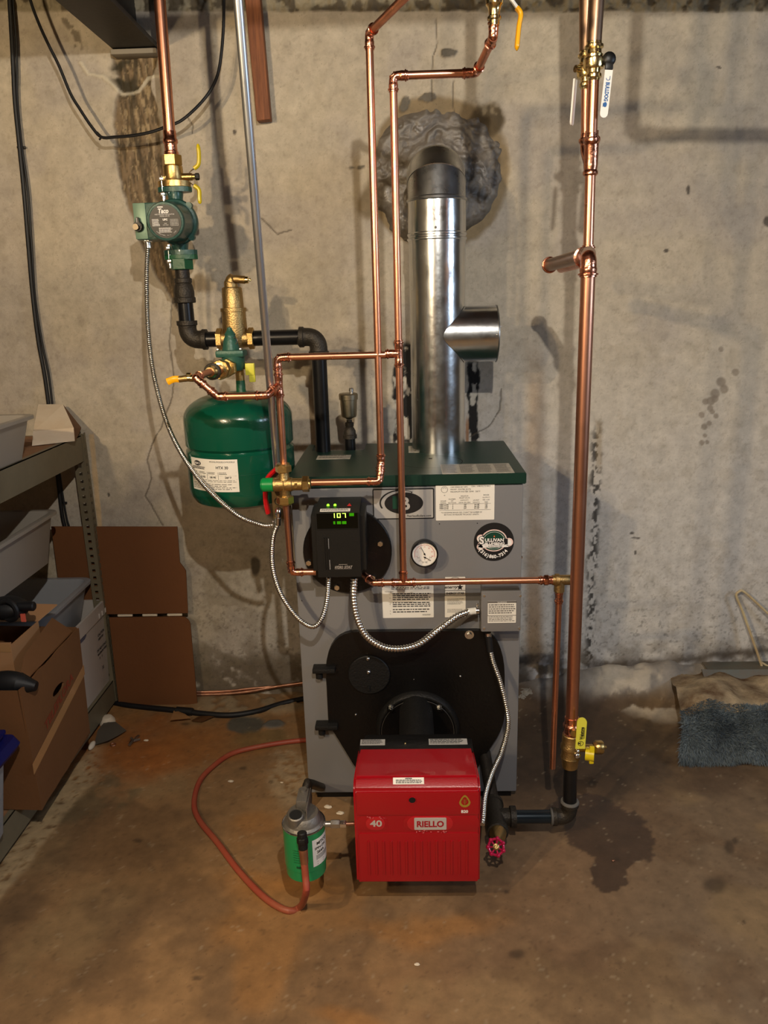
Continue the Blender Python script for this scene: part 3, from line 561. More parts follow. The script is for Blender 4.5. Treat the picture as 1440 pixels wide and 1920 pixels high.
# --- round contractor sticker
c = at(926, 1016, YB); R = .0505
st = obj('round_sticker', M().cyl(c, c + Vector((0, -.0008, 0)), R, 48), INK, boiler)
Pn = Print(front(YB - .0012, c.x, c.z)); Pn.disc(0, .004, .033, .029); Pn.pg([(-.040, -.004), (-.030, .014), (-.015, .012), (-.012, -.014), (-.040, -.018)]).disc(.037, -.001, .011); Pn.disc(-.033, .010, .010).disc(-.034, -.012, .009); Pn.r(-.034, -.013, .04, .0); Pn.done('sticker_outline', mat('sticker_pink', S(226, 196, 188), 0.5), st)
Pn = Print(front(YB - .0015, c.x, c.z)); Pn.disc(0, .004, .030, .0262); Pn.done('sticker_ground', DKG, st)
Pn = Print(front(YB - .0018, c.x, c.z)); Pn.ring(0, .004, .0265, .0007, 0, 360, 48, .0228).disc(-.033, .008, .009).disc(.036, -.002, .0085).pg([(-.040, -.013), (-.034, -.003), (.036, -.0085), (.036, -.0135), (-.030, -.0145)]).disc(-.034, -.012, .006); Pn.done('pipe_shape', INKW, st)
Pn = Print(front(YB - .0021, c.x, c.z)); Pn.r(-.016, -.0065, .0345, .0085); Pn.done('lettering_band', INK, st)
Pn = Print(front(YB - .0024, c.x, c.z)); Pn.t('ULLIVAN', -.0225, .0015, .0118, 'LEFT', .047, .0004).t('PLUMBING', -.0225, -.0065, .0085, 'LEFT', .049, .0003)
txt = '(516)860-7314'
for i, ch in enumerate(txt):
    a = math.radians(-90 + (i - 6) * 9.2 - 4); Pn.t(ch, .0425 * math.cos(a), .0425 * math.sin(a), .0125, 'CENTER', None, .0004, 0, a + math.pi / 2)
Pn.done('lettering', INKW, st)
Pn = Print(front(YB - .0027, c.x, c.z)); Pn.t('S', -.031, -.0035, .026, 'CENTER', None, .0022).t('& HEATING INC', .003, -.0122, .0058, 'CENTER', .034); Pn.done('dark_lettering', INK, st)
Pn = Print(front(YB - .0030, c.x, c.z)); Pn.t('S', -.031, -.0035, .026, 'CENTER', None, .0008); Pn.done('initial', INKW, st)
Pn = Print(front(YB - .0029, c.x, c.z)); Pn.pg([(.0005, .0125), (-.0015, .0145), (.0005, .0185), (.0025, .0145)]); Pn.done('flame', mat('flame_orange', S(230, 110, 60), .5), st)
# --- instruction sheet, efficiency label
r = rect(717, 1094, 813, 1158, YB); o_ = plate('instruction_label', r, YB, .0006, PAPER, boiler, .002); W = r[2] - r[0]; Hh = r[3] - r[1]
Pn = Print(front(YB - .0010, r[0], r[1])); Pn.t('NOTE:', W * .05, Hh * .90, .005).t('TO CLEAN:', W * .05, Hh * .755, .0045); Pn.fine(W * .18, Hh * .94, W * .95, Hh * .82, 3, .5)
for i, (n_, v) in enumerate((('1.', .70), ('2.', .60), ('3.', .42), ('4.', .22), ('5.', .14))): Pn.t(n_, W * .14, Hh * (v - .03), .0045)
Pn.fine(W * .20, Hh * .72, W * .95, Hh * .50, 4, .5, .12).fine(W * .20, Hh * .46, W * .95, Hh * .30, 3, .5, .1).fine(W * .20, Hh * .26, W * .93, Hh * .12, 2, .4, .3).fine(W * .78, Hh * .1, W * .95, Hh * .05, 2, .4, .1); Pn.done('lettering', INK, o_)
r = rect(834, 1081, 873, 1157, YB); o_ = plate('efficiency_label', r, YB, .0006, PAPER, boiler, .001); W = r[2] - r[0]; Hh = r[3] - r[1]
Pn = Print(front(YB - .0010, r[0], r[1])); z_ = Hh * .545
for a in ((0, z_ - .0008, W, z_), (0, Hh - .0008, W, Hh), (0, z_, .0008, Hh), (W - .0008, z_, W, Hh), (0, z_ + Hh * .11, W, z_ + Hh * .12)): Pn.r(*a)
Pn.ring(W * .5, Hh * .86, W * .34, .0012, 20, 160, 20, .014).t('energy', W * .28, Hh * .715, .012, 'CENTER', None, .0003, .4)
sx, sz = W * .73, Hh * .74; Pn.pg([(sx + (.0095 if k % 2 == 0 else .0040) * math.sin(k * math.pi / 5), sz + (.0095 if k % 2 == 0 else .0040) * math.cos(k * math.pi / 5)) for k in range(10)])
Pn.t('ENERGY STAR', W * .5, z_ + Hh * .025, .0072, 'CENTER', W * .88, .0003).fine(W * .12, Hh * .46, W * .92, Hh * .30, 5, .3, .3).fine(W * .12, Hh * .2, W * .88, Hh * .1, 3, .3, .3); Pn.done('lettering', INK, o_)
for px, py in ((824, 982), (895, 981), (566, 1126)):
    p = at(px, py, YB); obj('screw_hole', M().cyl(p, p + Vector((0, -.0008, 0)), .0013, 10), SLOT, boiler)
for py in (1045, 1458): bolt(boiler, Vector((br_ + .002, at(978, py, YB + .02).y, at(978, py, YB + .02).z)), X_, .004, .004, name='screw')
# --- round black tankless-coil flange with bolts
c = at(652, 1031, YB); fl = obj('flange_plate', M().lathe(c, (0, -1, 0), [(0, .112), (.012, .112), (.014, .110), (.014, 0)], 56), BLK, boiler)
for px, py in ((713, 1019), (579, 1055), (632, 1101), (699, 1083), (600, 985)): bolt(fl, at(px, py, YB - .014), (0, -1, 0), .0075, .006, CHR, washer=False)
# --- burner door
Yd = YB
def pp(px, py, Y=Yd): v = at(px, py, Y); return (v.x, Y, v.z)
op = []
for (ax, ay), (bx, by), (cx_, cy_) in (((612, 1250), (614, 1180), (672, 1180)), ((895, 1178), (944, 1180), (945, 1262)), ((945, 1330), (945, 1352), (930, 1378))):
    for k in range(9): s = k / 8; op.append(((1 - s) ** 2 * ax + 2 * s * (1 - s) * bx + s * s * cx_, (1 - s) ** 2 * ay + 2 * s * (1 - s) * by + s * s * cy_))
op += [(897, 1428), (870, 1470), (700, 1470), (664, 1428), (630, 1372), (617, 1352)]
dm = M().prism([pp(*q) for q in op], (0, -.016, 0)); door = obj('burner_door', dm, BLK, boiler)
for px, py in ((600, 1249), (605, 1354)):
    a = at(px - 12, py, Yd); b = at(px + 30, py, Yd)
    hg = obj('hinge', M().box((a.x, Yd, a.z - .006), (b.x, Yd - .034, a.z + .007), .003).cyl((a.x + .016, Yd - .016, a.z - .026), (a.x + .016, Yd - .016, a.z - .006), .0095, 16), BLKC, door)
c = at(692, 1264, Yd - .016); ic = obj('inspection_cover', M().lathe(c, (0, -1, 0), [(0, .055), (.005, .055), (.007, .053), (.007, 0)], 40), BLKC, door)
for px, py in ((690, 1235), (691, 1260)): p = at(px, py, Yd - .023); obj('acorn_nut', M().sphere(p, .006), CHR, door)
p = at(692, 1290, Yd - .023); obj('lug', M().box((p.x - .002, p.y, p.z - .007), (p.x + .002, p.y - .005, p.z + .007), .001), BLKC, door)
for px, py, r0 in ((863, 1268, .0035), (667, 1340, .0035), (776, 1274, .0015)): p = at(px, py, Yd - .016); obj('screw', M().sphere(p, r0), CHR, door)
bolt(door, at(880, 1190, Yd - .016), (0, -1, 0), .007, .008, CHR, washer=True)
c = at(783, 1366, Yd - .016); c = Vector((c.x, c.y, at(783, 1366, Yd - .016).z))
cl_ = obj('collar', M().lathe(c, (0, -1, 0), [(0, .112), (.010, .110), (.016, .104), (.016, .100), (.012, .098), (.012, 0)], 56), BLKC, door)
obj('mounting_plate', M().lathe(c + Vector((0, -.012, 0)), (0, -1, 0), [(0, .0965), (.008, .0965), (.008, 0)], 56), BLK, door)
obj('plate_rim', M().torus(c + Vector((0, -.021, 0)), (0, 1, 0), .0962, .0009, 64, 6), STEEL, door)
for px, py in ((733, 1328), (824, 1328)): bolt(door, at(px, py, Yd - .036), (0, -1, 0), .0065, .012, CHR, washer=True)
# ================================================================ BURNER
YF = -1.03; bx0b, bx1b = -0.128, 0.144; z0b, z1b = 0.102, 0.342
burner = thing('oil_burner', 'bright red oil burner cover projecting from the boiler door', 'burner', (0.008, -0.95, 0.1))
tc_ = Vector((at(783, 1380, -.80).x, -0.65, 0.285))
obj('blast_tube', M().cyl((.012, -.61, .30), (.012, -.90, .27), .044, 32), BLKC, burner)
obj('chassis', M().box((bx0b + .012, -.80, .115), (bx1b - .012, -.90, .335), .008), BLK, burner)
prof = [(-.890, z0b + .01), (YF, z0b), (YF, z1b - .002), (YF + .006, z1b + .004), (YF + .022, z1b + .016), (-.885, z1b + .008), (-.878, z1b + .002)]
# cover: side profile extruded, top tapering towards the back
cm = M(); A = []; B = []
for y, z in prof:
    t = (y - YF) / .15; s = .004 * t; A.append(cm.b.verts.new((bx0b + s, y, z))); B.append(cm.b.verts.new((bx1b - s, y, z)))
cm.b.faces.new(A); cm.b.faces.new(B[::-1])
for i in range(len(A)): j = (i + 1) % len(A); cm.b.faces.new((A[i], B[i], B[j], A[j]))
bmesh.ops.recalc_face_normals(cm.b, faces=cm.b.faces); bmesh.ops.bevel(cm.b, geom=[e for e in cm.b.edges if e.calc_face_angle(0) > .3], offset=.0055, segments=3, affect='EDGES')
cover = obj('cover', cm, RED, burner, sharp=25)
def bz(py, Y=YF): return at(783, py, Y).z
def bx(px, py=1560, Y=YF): return at(px, py, Y).x
def capsule(m, x0, x1, z0, z1, h, rad, Y=YF, n=6, lip=None):
    rad = min(rad, (x1 - x0) / 2 - 1e-5, (z1 - z0) / 2 - 1e-5); P_ = []
    for cx, cz, a0 in ((x1 - rad, z1 - rad, 0), (x0 + rad, z1 - rad, 90), (x0 + rad, z0 + rad, 180), (x1 - rad, z0 + rad, 270)):
        for k in range(n + 1): a = math.radians(a0 + 90 * k / n); P_.append((cx + rad * math.cos(a), cz + rad * math.sin(a)))
    cx, cz = (x0 + x1) / 2, (z0 + z1) / 2; e = lip or abs(h) * 1.2; sx = 1 - 2 * e / (x1 - x0); sz = 1 - 2 * e / (z1 - z0)
    V = [[m.b.verts.new((cx + (x - cx) * kx, Y - hh, cz + (z - cz) * kz)) for x, z in P_] for kx, kz, hh in ((1, 1, -.0005), (1 - (1 - sx) * .3, 1 - (1 - sz) * .3, h * .8), (sx, sz, h))]
    for a, b in zip(V, V[1:]):
        for i in range(len(a)): j = (i + 1) % len(a); m.b.faces.new((a[i], a[j], b[j], b[i]))
    m.b.faces.new(V[-1]); return m
obj('raised_panel', capsule(M(), bx(670), bx(898), bz(1528), bz(1484), .0022, .004), RED, cover)
obj('raised_panel', capsule(M(), bx(672), bx(898), bz(1652), bz(1561), .0018, .006), RED, cover)
lug = M(); capsule(lug, bx(640 + 30), bx(728), bz(1557), bz(1531), .0008, .012); capsule(lug, bx(757), bx(898), bz(1557), bz(1531), .0008, .012); obj('badge_surround', lug, RED, cover)
for k in range(14): x = bx(692 + 14.1 * k, 1610); obj('rib', capsule(M(), x - .0035, x + .0035, bz(1640), bz(1574), -.0 + .0034, .0034, YF - .0010), RED, cover)
p = at(773, 1500, YF - .0022); obj('reset_hole', M().cyl(p, p + Vector((0, -.0008, 0)), .0078, 24), SLOT, cover); obj('hole_rim', M().torus(p + Vector((0, -.0008, 0)), (0, 1, 0), .0082, .0011, 28, 6), RED, cover)
# badges
bd = capsule(M(), bx(686), bx(723), bz(1556), bz(1531), .0022, .02, n=8); bo = obj('number_badge', bd, mat('badge_red', S(170, 20, 30), .25, coat=.6), cover)
Pn = Print(front(YF - .0028, at(705, 1543, YF).x, at(705, 1543, YF).z)); Pn.t('40', 0, -.0068, .0215, 'CENTER', .026, .0006); Pn.done('lettering', mat('badge_silver', S(200, 196, 192), .3, .4), bo)
bd = capsule(M(), bx(763), bx(850), bz(1557), bz(1530), .0022, .02, n=8); bo = obj('name_badge', bd, MATS['badge_red'], cover)
x0, x1, za, zb = bx(777), bx(837), bz(1554), bz(1532); pl_ = plate('badge_plate', (x0, za, x1, zb), YF - .0022, .0012, MATS['badge_silver'], bo, .002)
Pn = Print(front(YF - .0038, (x0 + x1) / 2, (za + zb) / 2)); Pn.t('RIELLO', 0, -.0072, .0205, 'CENTER', (x1 - x0) * .84, .0007); Pn.done('lettering', mat('badge_ink', S(150, 14, 30), .4), bo)
flm = M()
for k in range(16):
    u = random.uniform(778, 836); p = at(u, 1557 + random.uniform(0, 5), YF - .003); flm.box(p, p + Vector((random.uniform(.001, .005), -.0006, random.uniform(.001, .003))), 0, rot=Matrix.Rotation(random.uniform(-.6, .6), 3, 'Y'))
for k in range(10):
    u = random.uniform(686, 722); p = at(u, 1532 + random.uniform(0, 3), YF - .003); flm.box(p, p + Vector((random.uniform(.001, .004), -.0006, random.uniform(.001, .002))), 0, rot=Matrix.Rotation(random.uniform(-.6, .6), 3, 'Y'))
tf_ = obj('torn_film', flm, mat('torn_film', S(206, 96, 100), .15, coat=.5), cover); tf_['kind'] = 'stuff'
# bio-blend leaf mark
lc = at(871.5, 1501, YF - .0022); OLV = mat('leaf_olive', S(146, 120, 40), .4)
def drop(R, sc=1.0): return [(R * .78 * math.sin(a) * (1 - .42 * max(0, math.cos(a))) * sc, R * (-.25 - math.cos(a + math.pi) * (1.15 if math.cos(a) > 0 else .8)) * sc) for a in [2 * math.pi * k / 36 for k in range(36)]]
Pn = Print(front(YF - .0030, lc.x, lc.z)); d1 = drop(.0155); d2 = [(u, v) for u, v in drop(.0155, .66)]
for i in range(36): j = (i + 1) % 36; Pn.pg([d1[i], d1[j], d2[j], d2[i]])
Pn.r(-.0004, -.010, .0004, .004)
for s in (-1, 1):
    for k in range(3): v = -.007 + .0035 * k; Pn.pg([(0, v), (s * .0042, v + .003), (s * .0042, v + .0036), (0, v + .0008)])
lf = Pn.done('leaf_mark', OLV, cover); p = at(871, 1521, YF - .0022)
Pn = Print(front(YF - .0030, p.x, p.z)); Pn.t('B20', 0, -.0035, .0095, 'CENTER', None, .0003); Pn.done('lettering', INKW, cover)
# caution label on the sloping crease, plates on the chassis behind
a = at(737, 1472, YF + .010); b = at(795, 1462, YF + .010)
cl = obj('caution_label', M().prism([(a.x, YF + .0085, z1b + .0065), (b.x, YF + .0085, z1b + .0065), (b.x, YF + .0195, z1b + .0155), (a.x, YF + .0195, z1b + .0155)], (0, -.0004, .0006)), PAPER, cover)
Pn = Print(lambda u, v: Vector((a.x + u, YF + .0076 + v * .77, z1b + .0076 + v * .64))); Pn.t('CAUTION', (b.x - a.x) / 2, .0108, .0032, 'CENTER', None, .0003); Pn.fine(.006, .0095, b.x - a.x - .004, .001, 3, .55, .12); Pn.done('lettering', INK, cl)
Yp = -.876
tp = obj('top_plate', M().box((bx0b + .006, -.90, z1b - .012), (bx1b - .004, -.845, z1b + .007), .002), BLK, burner)
for pa, pb in ((676, 722), (804, 876)):
    x0, x1 = at(pa, 1395, -.86).x, at(pb, 1395, -.86).x; o_ = obj('maker_plate', M().box((x0, -.872, z1b + .0068), (x1, -.848, z1b + .0076)), SILV, burner); Pn = Print(lambda u, v: Vector((x0 + u, -.871 + v, z1b + .0081))); Pn.fine(.003, .021, x1 - x0 - .003, .001, 4, .45, .2); Pn.done('fine_print', INK, o_)
p = Vector((at(760, 1398, -.86).x, -.866, z1b + .007)); obj('screw', M().sphere(p, .0028), YBRASS, burner)
obj('fuel_pump', M().box((bx0b + .004, -.905, .13), (bx0b + .05, -.99, .21), .006), BLKC, burner)
# ================================================================ GAUGE
c = at(796, 1040, YB - .044); g = thing('temperature_pressure_gauge', 'round white-faced temperature and pressure gauge with black bezel on the grey jacket', 'gauge', (c.x, YB, c.z))
obj('bezel', M().lathe(c + Vector((0, .040, 0)), (0, -1, 0), [(0, .026), (.012, .027), (.014, .033), (.036, .0345), (.040, .0335), (.041, .0305), (.034, .0300)], 48), BLK, g)
dl = obj('dial', M().cyl(c + Vector((0, .004, 0)), c + Vector((0, .003, 0)), .0302, 48), mat('dial_white', S(232, 226, 216), .4), g)
Yg = c.y + .0026; Pn = Print(front(Yg, c.x, c.z))
for k in range(29): a = math.radians(195 - 210 * k / 28); R = .0275 if k % 4 == 0 else .0262; Pn.pg([(math.cos(a + .012) * R, math.sin(a + .012) * R), (math.cos(a - .012) * R, math.sin(a - .012) * R), (math.cos(a - .012) * .024, math.sin(a - .012) * .024), (math.cos(a + .012) * .024, math.sin(a + .012) * .024)])
Pn.ring(0, 0, .0245, .0006, -15, 195, 40)
for k, t_ in enumerate(('0', '5', '10', '15', '20', '25', '30')): a = math.radians(195 - 35 * k); Pn.t(t_, .0195 * math.cos(a), .0195 * math.sin(a) - .0018, .0046, 'CENTER')
Pn.done('red_scale', INKR, dl)
Pn = Print(front(Yg, c.x, c.z)); Pn.ring(0, -.008, .0125, .0005, 170, 370, 30)
for k, t_ in enumerate(('80', '120', '160', '200', '240', '280')): a = math.radians(185 + 34 * k); Pn.t(t_, .0160 * math.cos(a), -.0075 + .0150 * math.sin(a) - .001, .0032, 'CENTER')
Pn.t('°F', 0, -.0155, .004, 'CENTER'); Pn.done('black_scale', INK, dl)
nd = M()
for (u0, v0), ang, L in (((0, .001), math.radians(116), .021), ((.001, -.008), math.radians(-28), .017)):
    d = Vector((math.cos(ang), 0, math.sin(ang))); n_ = Vector((-d.z, 0, d.x)); o0 = Vector((c.x + u0, Yg - .0008, c.z + v0)); nd.prism([o0 - d * .004 + n_ * .0008, o0 - d * .004 - n_ * .0008, o0 + d * L - n_ * .0003, o0 + d * L + n_ * .0003], (0, -.0005, 0)); nd.cyl(o0, o0 + Vector((0, -.0012, 0)), .0022, 14)
obj('needle', nd, INK, g)
# ================================================================ JUNCTION BOX
r = rect(902, 1108, 977, 1184, -.665); jb = thing('junction_box', 'grey steel junction box with a warning label at the jacket edge', 'electrical box', ((r[0] + r[2]) / 2, YB, r[1]))
obj('body', M().box((r[0] + .004, YB, r[1] + .004), (r[2] - .003, -.655, r[3] + .003), .003), JBOX, jb)
obj('cover', M().box((r[0], -.655, r[1]), (r[2], -.667, r[3]), .004), JBOX, jb)
for px, py in ((908, 1117), (976, 1117), (974, 1178), (908, 1178)): p = at(px, py, -.667); obj('screw', M().cyl(p, p + Vector((0, -.002, 0)), .0028, 12), CHR, jb)
r2 = rect(914, 1127, 968, 1168, -.667); lb = plate('warning_label', r2, -.667, .0006, PAPER, jb, .0005); W = r2[2] - r2[0]; Hh = r2[3] - r2[1]
Pn = Print(front(-.6680, r2[0], r2[1])); Pn.r(0, Hh * .92, W, Hh).r(0, Hh * .34, W, Hh * .365).r(0, 0, .0005, Hh).r(W - .0005, 0, W, Hh).r(0, 0, W, .0005).fine(W * .04, Hh * .86, W * .97, Hh * .40, 5, .5, .15).fine(W * .04, Hh * .31, W * .97, Hh * .05, 4, .45, .12); Pn.done('fine_print', INKG, lb)
Pn = Print(front(-.6684, r2[0], r2[1])); Pn.t('WARNING', W * .5, Hh * .925, .0048, 'CENTER'); Pn.done('heading', INKW, lb)
# ================================================================ TEMPERATURE CONTROL
Yc = -.725
x0c, x1c = at(584, 1020, Yc).x, at(685, 1020, Yc).x; zc0, zc1 = at(634, 1082, Yc).z, at(634, 962, Yc).z; zt = at(640, 938, -.645).z
ct = thing('boiler_control', 'black plastic boiler temperature control with green lit digits', 'control', ((x0c + x1c) / 2, YB - .014, zc0))
hm = M(); pr = [(YB - .014, zc0 + .01), (Yc, zc0), (Yc, zc1), (-.665, zt), (YB - .014, zt)]
hm.prism([(x0c, y, z) for y, z in pr], (x1c - x0c, 0, 0)); bmesh.ops.recalc_face_normals(hm.b, faces=hm.b.faces)
bmesh.ops.bevel(hm.b, geom=[e for e in hm.b.edges if abs(e.verts[0].co.x - e.verts[1].co.x) < 1e-5], offset=.012, segments=4, affect='EDGES'); hs = obj('housing', hm, BLKP, ct)
wx0, wz0, wx1, wz1 = rect(594, 962, 671, 991, Yc)
wf = M(); f_ = .0016
for a, b in (((wx0 - f_, wz0 - f_), (wx1 + f_, wz0)), ((wx0 - f_, wz1), (wx1 + f_, wz1 + f_)), ((wx0 - f_, wz0), (wx0, wz1)), ((wx1, wz0), (wx1 + f_, wz1))): wf.box((a[0], Yc, a[1]), (b[0], Yc - .002, b[1]))
obj('window_frame', wf, BLKP, ct); wn = obj('display_window', M().box((wx0, Yc + .001, wz0), (wx1, Yc - .0008, wz1)), LENS, ct)
def seven(Pn, u, v, w, h, segs, t=.0012):
    q = {'a': (u, v + h - t, u + w, v + h), 'g': (u, v + h / 2 - t / 2, u + w, v + h / 2 + t / 2), 'd': (u, v, u + w, v + t), 'f': (u, v + h / 2, u + t, v + h), 'b': (u + w - t, v + h / 2, u + w, v + h), 'e': (u, v, u + t, v + h / 2), 'c': (u + w - t, v, u + w, v + h / 2)}
    for s in segs: Pn.r(*q[s])
a = at(627, 971, Yc - .0012); Pn = Print(front(Yc - .0012, a.x, a.z)); seven(Pn, -.003, 0, .004, .0115, 'bc', .0018); seven(Pn, .0062, .0, .0085, .0115, 'abcdef', .0018); seven(Pn, .0185, .0, .0085, .0115, 'abc', .0018)
Pn.done('digits', LEDB, wn)
Pn = Print(front(Yc - .0011, a.x, a.z)); Pn.r(-.003, -.0155, .0015, -.0085).r(.0055, -.0155, .0150, -.0085).r(.0175, -.0155, .0275, -.0085).r(.0350, .0035, .0460, .0115); Pn.done('digit_reflections', LEDD, wn)  # faintly glowing blocks drawn as reflections of the lit digits
gm = M()
for px in (607, 610.5, 614): p = at(px, 1008, Yc); q = at(px + 1.5, 1068, Yc); gm.box((p.x, Yc, q.z), (p.x + .0015, Yc - .0025, p.z))
obj('vent_rib', gm, BLKP, ct)
for a_, b_ in (((615.2, 1010), (616.6, 1029)), ((617.6, 1050), (619, 1068))): p = at(*a_, Yc - .0005); q = at(*b_, Yc - .0005); obj('slot', M().box((p.x, Yc, q.z), (p.x + .0012, Yc - .0008, p.z)), SILV, ct)
p = at(645, 1063, Yc - .0012); Pn = Print(front(Yc - .0012, p.x, p.z)); Pn.t('HYDRO', -.012, -.0035, .0088, 'CENTER', .020, .0003, .25).t('STAT', .0105, -.0035, .0088, 'CENTER', .020, .0003, .25).fine(-.012, .0068, .008, .005, 1, .6, .1).r(-.022, -.0052, .018, -.0046); Pn.done('lettering', mat('logo_silver', S(190, 184, 178), .3, .5), ct)
# sloping top: label strip and indicator lights
sl = (Vector((0, -.665, zt)) - Vector((0, Yc, zc1))); sn = Vector((0, sl.z, -sl.y)).normalized() * -1
if sn.z < 0: sn = -sn
def slope(t): return Vector((0, Yc, zc1)) + sl * t + sn * .0006
xa, xb = at(601, 953, -.70).x, at(657, 951, -.70).x
la = obj('strip_label', M().prism([Vector((xa, 0, 0)) + slope(.12), Vector((xb, 0, 0)) + slope(.12), Vector((xb, 0, 0)) + slope(.38), Vector((xa, 0, 0)) + slope(.38)], sn * .0006), PAPER, ct)
Pn = Print(lambda u, v: Vector((xa + u, 0, 0)) + slope(.12 + .26 * v) + sn * .001); Pn.fine(.003, .8, xb - xa - .003, .1, 2, .5, .1); Pn.done('fine_print', INKG, la)
for px in (615, 628): x = at(px, 941, -.68).x; obj('indicator_light', M().sphere(Vector((x, 0, 0)) + slope(.72), .0034), LED, ct)
x = at(655, 941, -.68).x; obj('warning_mark', M().prism([Vector((x - .005, 0, 0)) + slope(.62), Vector((x + .005, 0, 0)) + slope(.62), Vector((x, 0, 0)) + slope(.86)], sn * .0008), INKR, ct)
# ================================================================ FLUE
cx, cy = .0915, -.272; Rf = .0755
fl = thing('flue_pipe', 'large galvanised flue pipe rising from the boiler into the wall', 'flue pipe', (cx, cy, lz1))
zt0, zt1 = at(820, 437, cy - Rf).z, at(820, 372, cy - Rf).z
obj('pipe', M().lathe((cx, cy, lz1 - .002), Z_, [(0, Rf), (zt0 - lz1, Rf), ], 64), GALV, fl)
obj('collar', M().lathe((cx, cy, zt0 - .02), Z_, [(0, Rf + .0012), (.006, Rf + .0012), (.008, Rf + .004), (.012, Rf + .004), (.014, Rf + .0012), (.018, Rf + .0012), (.02, Rf + .0035), (.024, Rf + .0035), (.026, Rf + .0016), (zt1 - zt0 + .02, Rf + .0016)], 64), GALV, fl)
# gored elbow turning into the wall
zz = zt1; g1 = []; 
def ring_at(c, ax, r, n=56):
    ax = Vector(ax).normalized(); u = X_; v = ax.cross(u); return [(Vector(c) + u * r * math.cos(2 * math.pi * k / n) + v * r * math.sin(2 * math.pi * k / n)) for k in range(n)]
def gore(a, axa, b, axb, r, bead=True):
    m = M(); Ra = ring_at(a, axa, r); Rb = ring_at(b, axb, r); n = len(Ra); rows = []
    a = Vector(a); b = Vector(b); ks = [(0, 1.0), (.03, 1.05), (.10, 1.05), (.14, 1.0), (1, 1.0)] if bead else [(0, 1), (1, 1)]
    for t, k in ks:
        ctr = a.lerp(b, t); rows.append([m.b.verts.new(ctr + (Ra[i].lerp(Rb[i], t) - ctr) * k) for i in range(n)])
    for A, B in zip(rows, rows[1:]):
        for i in range(n): j = (i + 1) % n; m.b.faces.new((A[i], A[j], B[j], B[i]))
    return m
e = [((cx, cy, zt1), 0), ((cx, cy + .011, zt1 + .044), 32), ((cx, cy + .042, zt1 + .070), 64), ((cx, cy + .26, zt1 + .082), 90)]
ax = lambda d: (0, math.sin(math.radians(d)), math.cos(math.radians(d)))
for (a, da), (b, db) in zip(e, e[1:]): obj('elbow_gore', gore(a, ax(da), b, ax(db), Rf - .001 if da else Rf + .001), GALVD if da else GALVD, fl, sharp=25)
# tee branch for the draft regulator
tz = at(866, 628, cy - .03).z; tr = at(930, 628, cy).x; R2 = .0755
tm = M(); n = 56; inner = []; outer = []
for k in range(n):
    a = 2 * math.pi * k / n; yy = R2 * math.cos(a); z2 = R2 * math.sin(a); xx = cx + math.sqrt(max(0, (Rf + .0008) ** 2 - yy * yy)) * 1.0
    inner.append(tm.b.verts.new((max(cx + .012, xx if abs(z2) < 1 else xx), cy + yy * (1.012 if xx < cx + .03 else 1), tz + z2)))
    outer.append(tm.b.verts.new((tr, cy + yy, tz + z2)))
for k in range(n): j = (k + 1) % n; tm.b.faces.new((inner[k], inner[j], outer[j], outer[k]))
bt = obj('draft_tee', tm, GALV, fl)
# pointed saddle wings of the tee, seen from the front
sm = M()
wing = [(at(834, 629, 0), .0)]
def on_pipe(x, z, off=.0014): y = cy - math.sqrt(max(1e-6, (Rf + off) ** 2 - (x - cx) ** 2)); return Vector((x, y, z))
tipx = cx + (at(836, 628, cy - Rf).x - at(822, 628, cy - Rf).x)
rows = []
for i in range(13):
    s = i / 12; x = tipx + (cx + Rf * .98 - tipx) * s; hz = .006 + (R2 - .004) * s; rows.append((sm.b.verts.new(on_pipe(x, tz - hz)), sm.b.verts.new(on_pipe(x, tz)), sm.b.verts.new(on_pipe(x, tz + hz))))
for A, B in zip(rows, rows[1:]):
    sm.b.faces.new((A[0], B[0], B[1], A[1])); sm.b.faces.new((A[1], B[1], B[2], A[2]))
obj('tee_saddle', sm, GALV, fl, flip=False)
# branch barrel follows the front of the pipe out to its rim: barrel front half bulges with radius R2 from the saddle line
obj('tee_rim', M().torus((tr, cy, tz), X_, R2, .0022, 48, 6), GALVD, fl)
obj('regulator_flap', M().cyl((tr - .004, cy, tz), (tr - .002, cy, tz), R2 - .003, 48), GALVD, fl)
for dz in (.0062, -.0062): p = on_pipe(tipx + .008, tz + dz); obj('rivet', M().sphere(p, .0028), STEEL, fl)
for a in (-1.15, ): p = Vector((tr - .006, cy + R2 * math.cos(math.pi), tz)); obj('screw', M().sphere(p, .003), STEEL, fl)
p = on_pipe(at(817, 426, cy - Rf).x, at(817, 426, cy - Rf).z, .003); obj('screw', M().sphere(p, .0032), STEEL, fl)
pz = at(935, 612, cy).z; obj('bracket_pin', M().box((tr, cy - .03, pz - .001), (tr + .013, cy - .027, pz + .002)), STEEL, fl); pz = at(935, 658, cy).z
em = Print(lambda u, v: on_pipe(at(822, 400, cy - Rf).x + u, at(822, 400, cy - Rf).z + v, .0024)); em.t('JUNIPER', .002, .008, .0135, 'CENTER', .042, .0002).t('A  26 GA', .002, -.004, .012, 'CENTER', .040, .0002).t('IN    2"', .002, -.0165, .010, 'CENTER', .034, .0002)
em.done('embossed_lettering', mat('embossed', (.85, .83, .78, 1), .15, 1), fl)
# ================================================================ COPPER RUNS (half-inch, in front of the boiler, plane y = -0.70)
YP = -0.70; r12 = .0080
x1 = -.060; x2 = -.0135
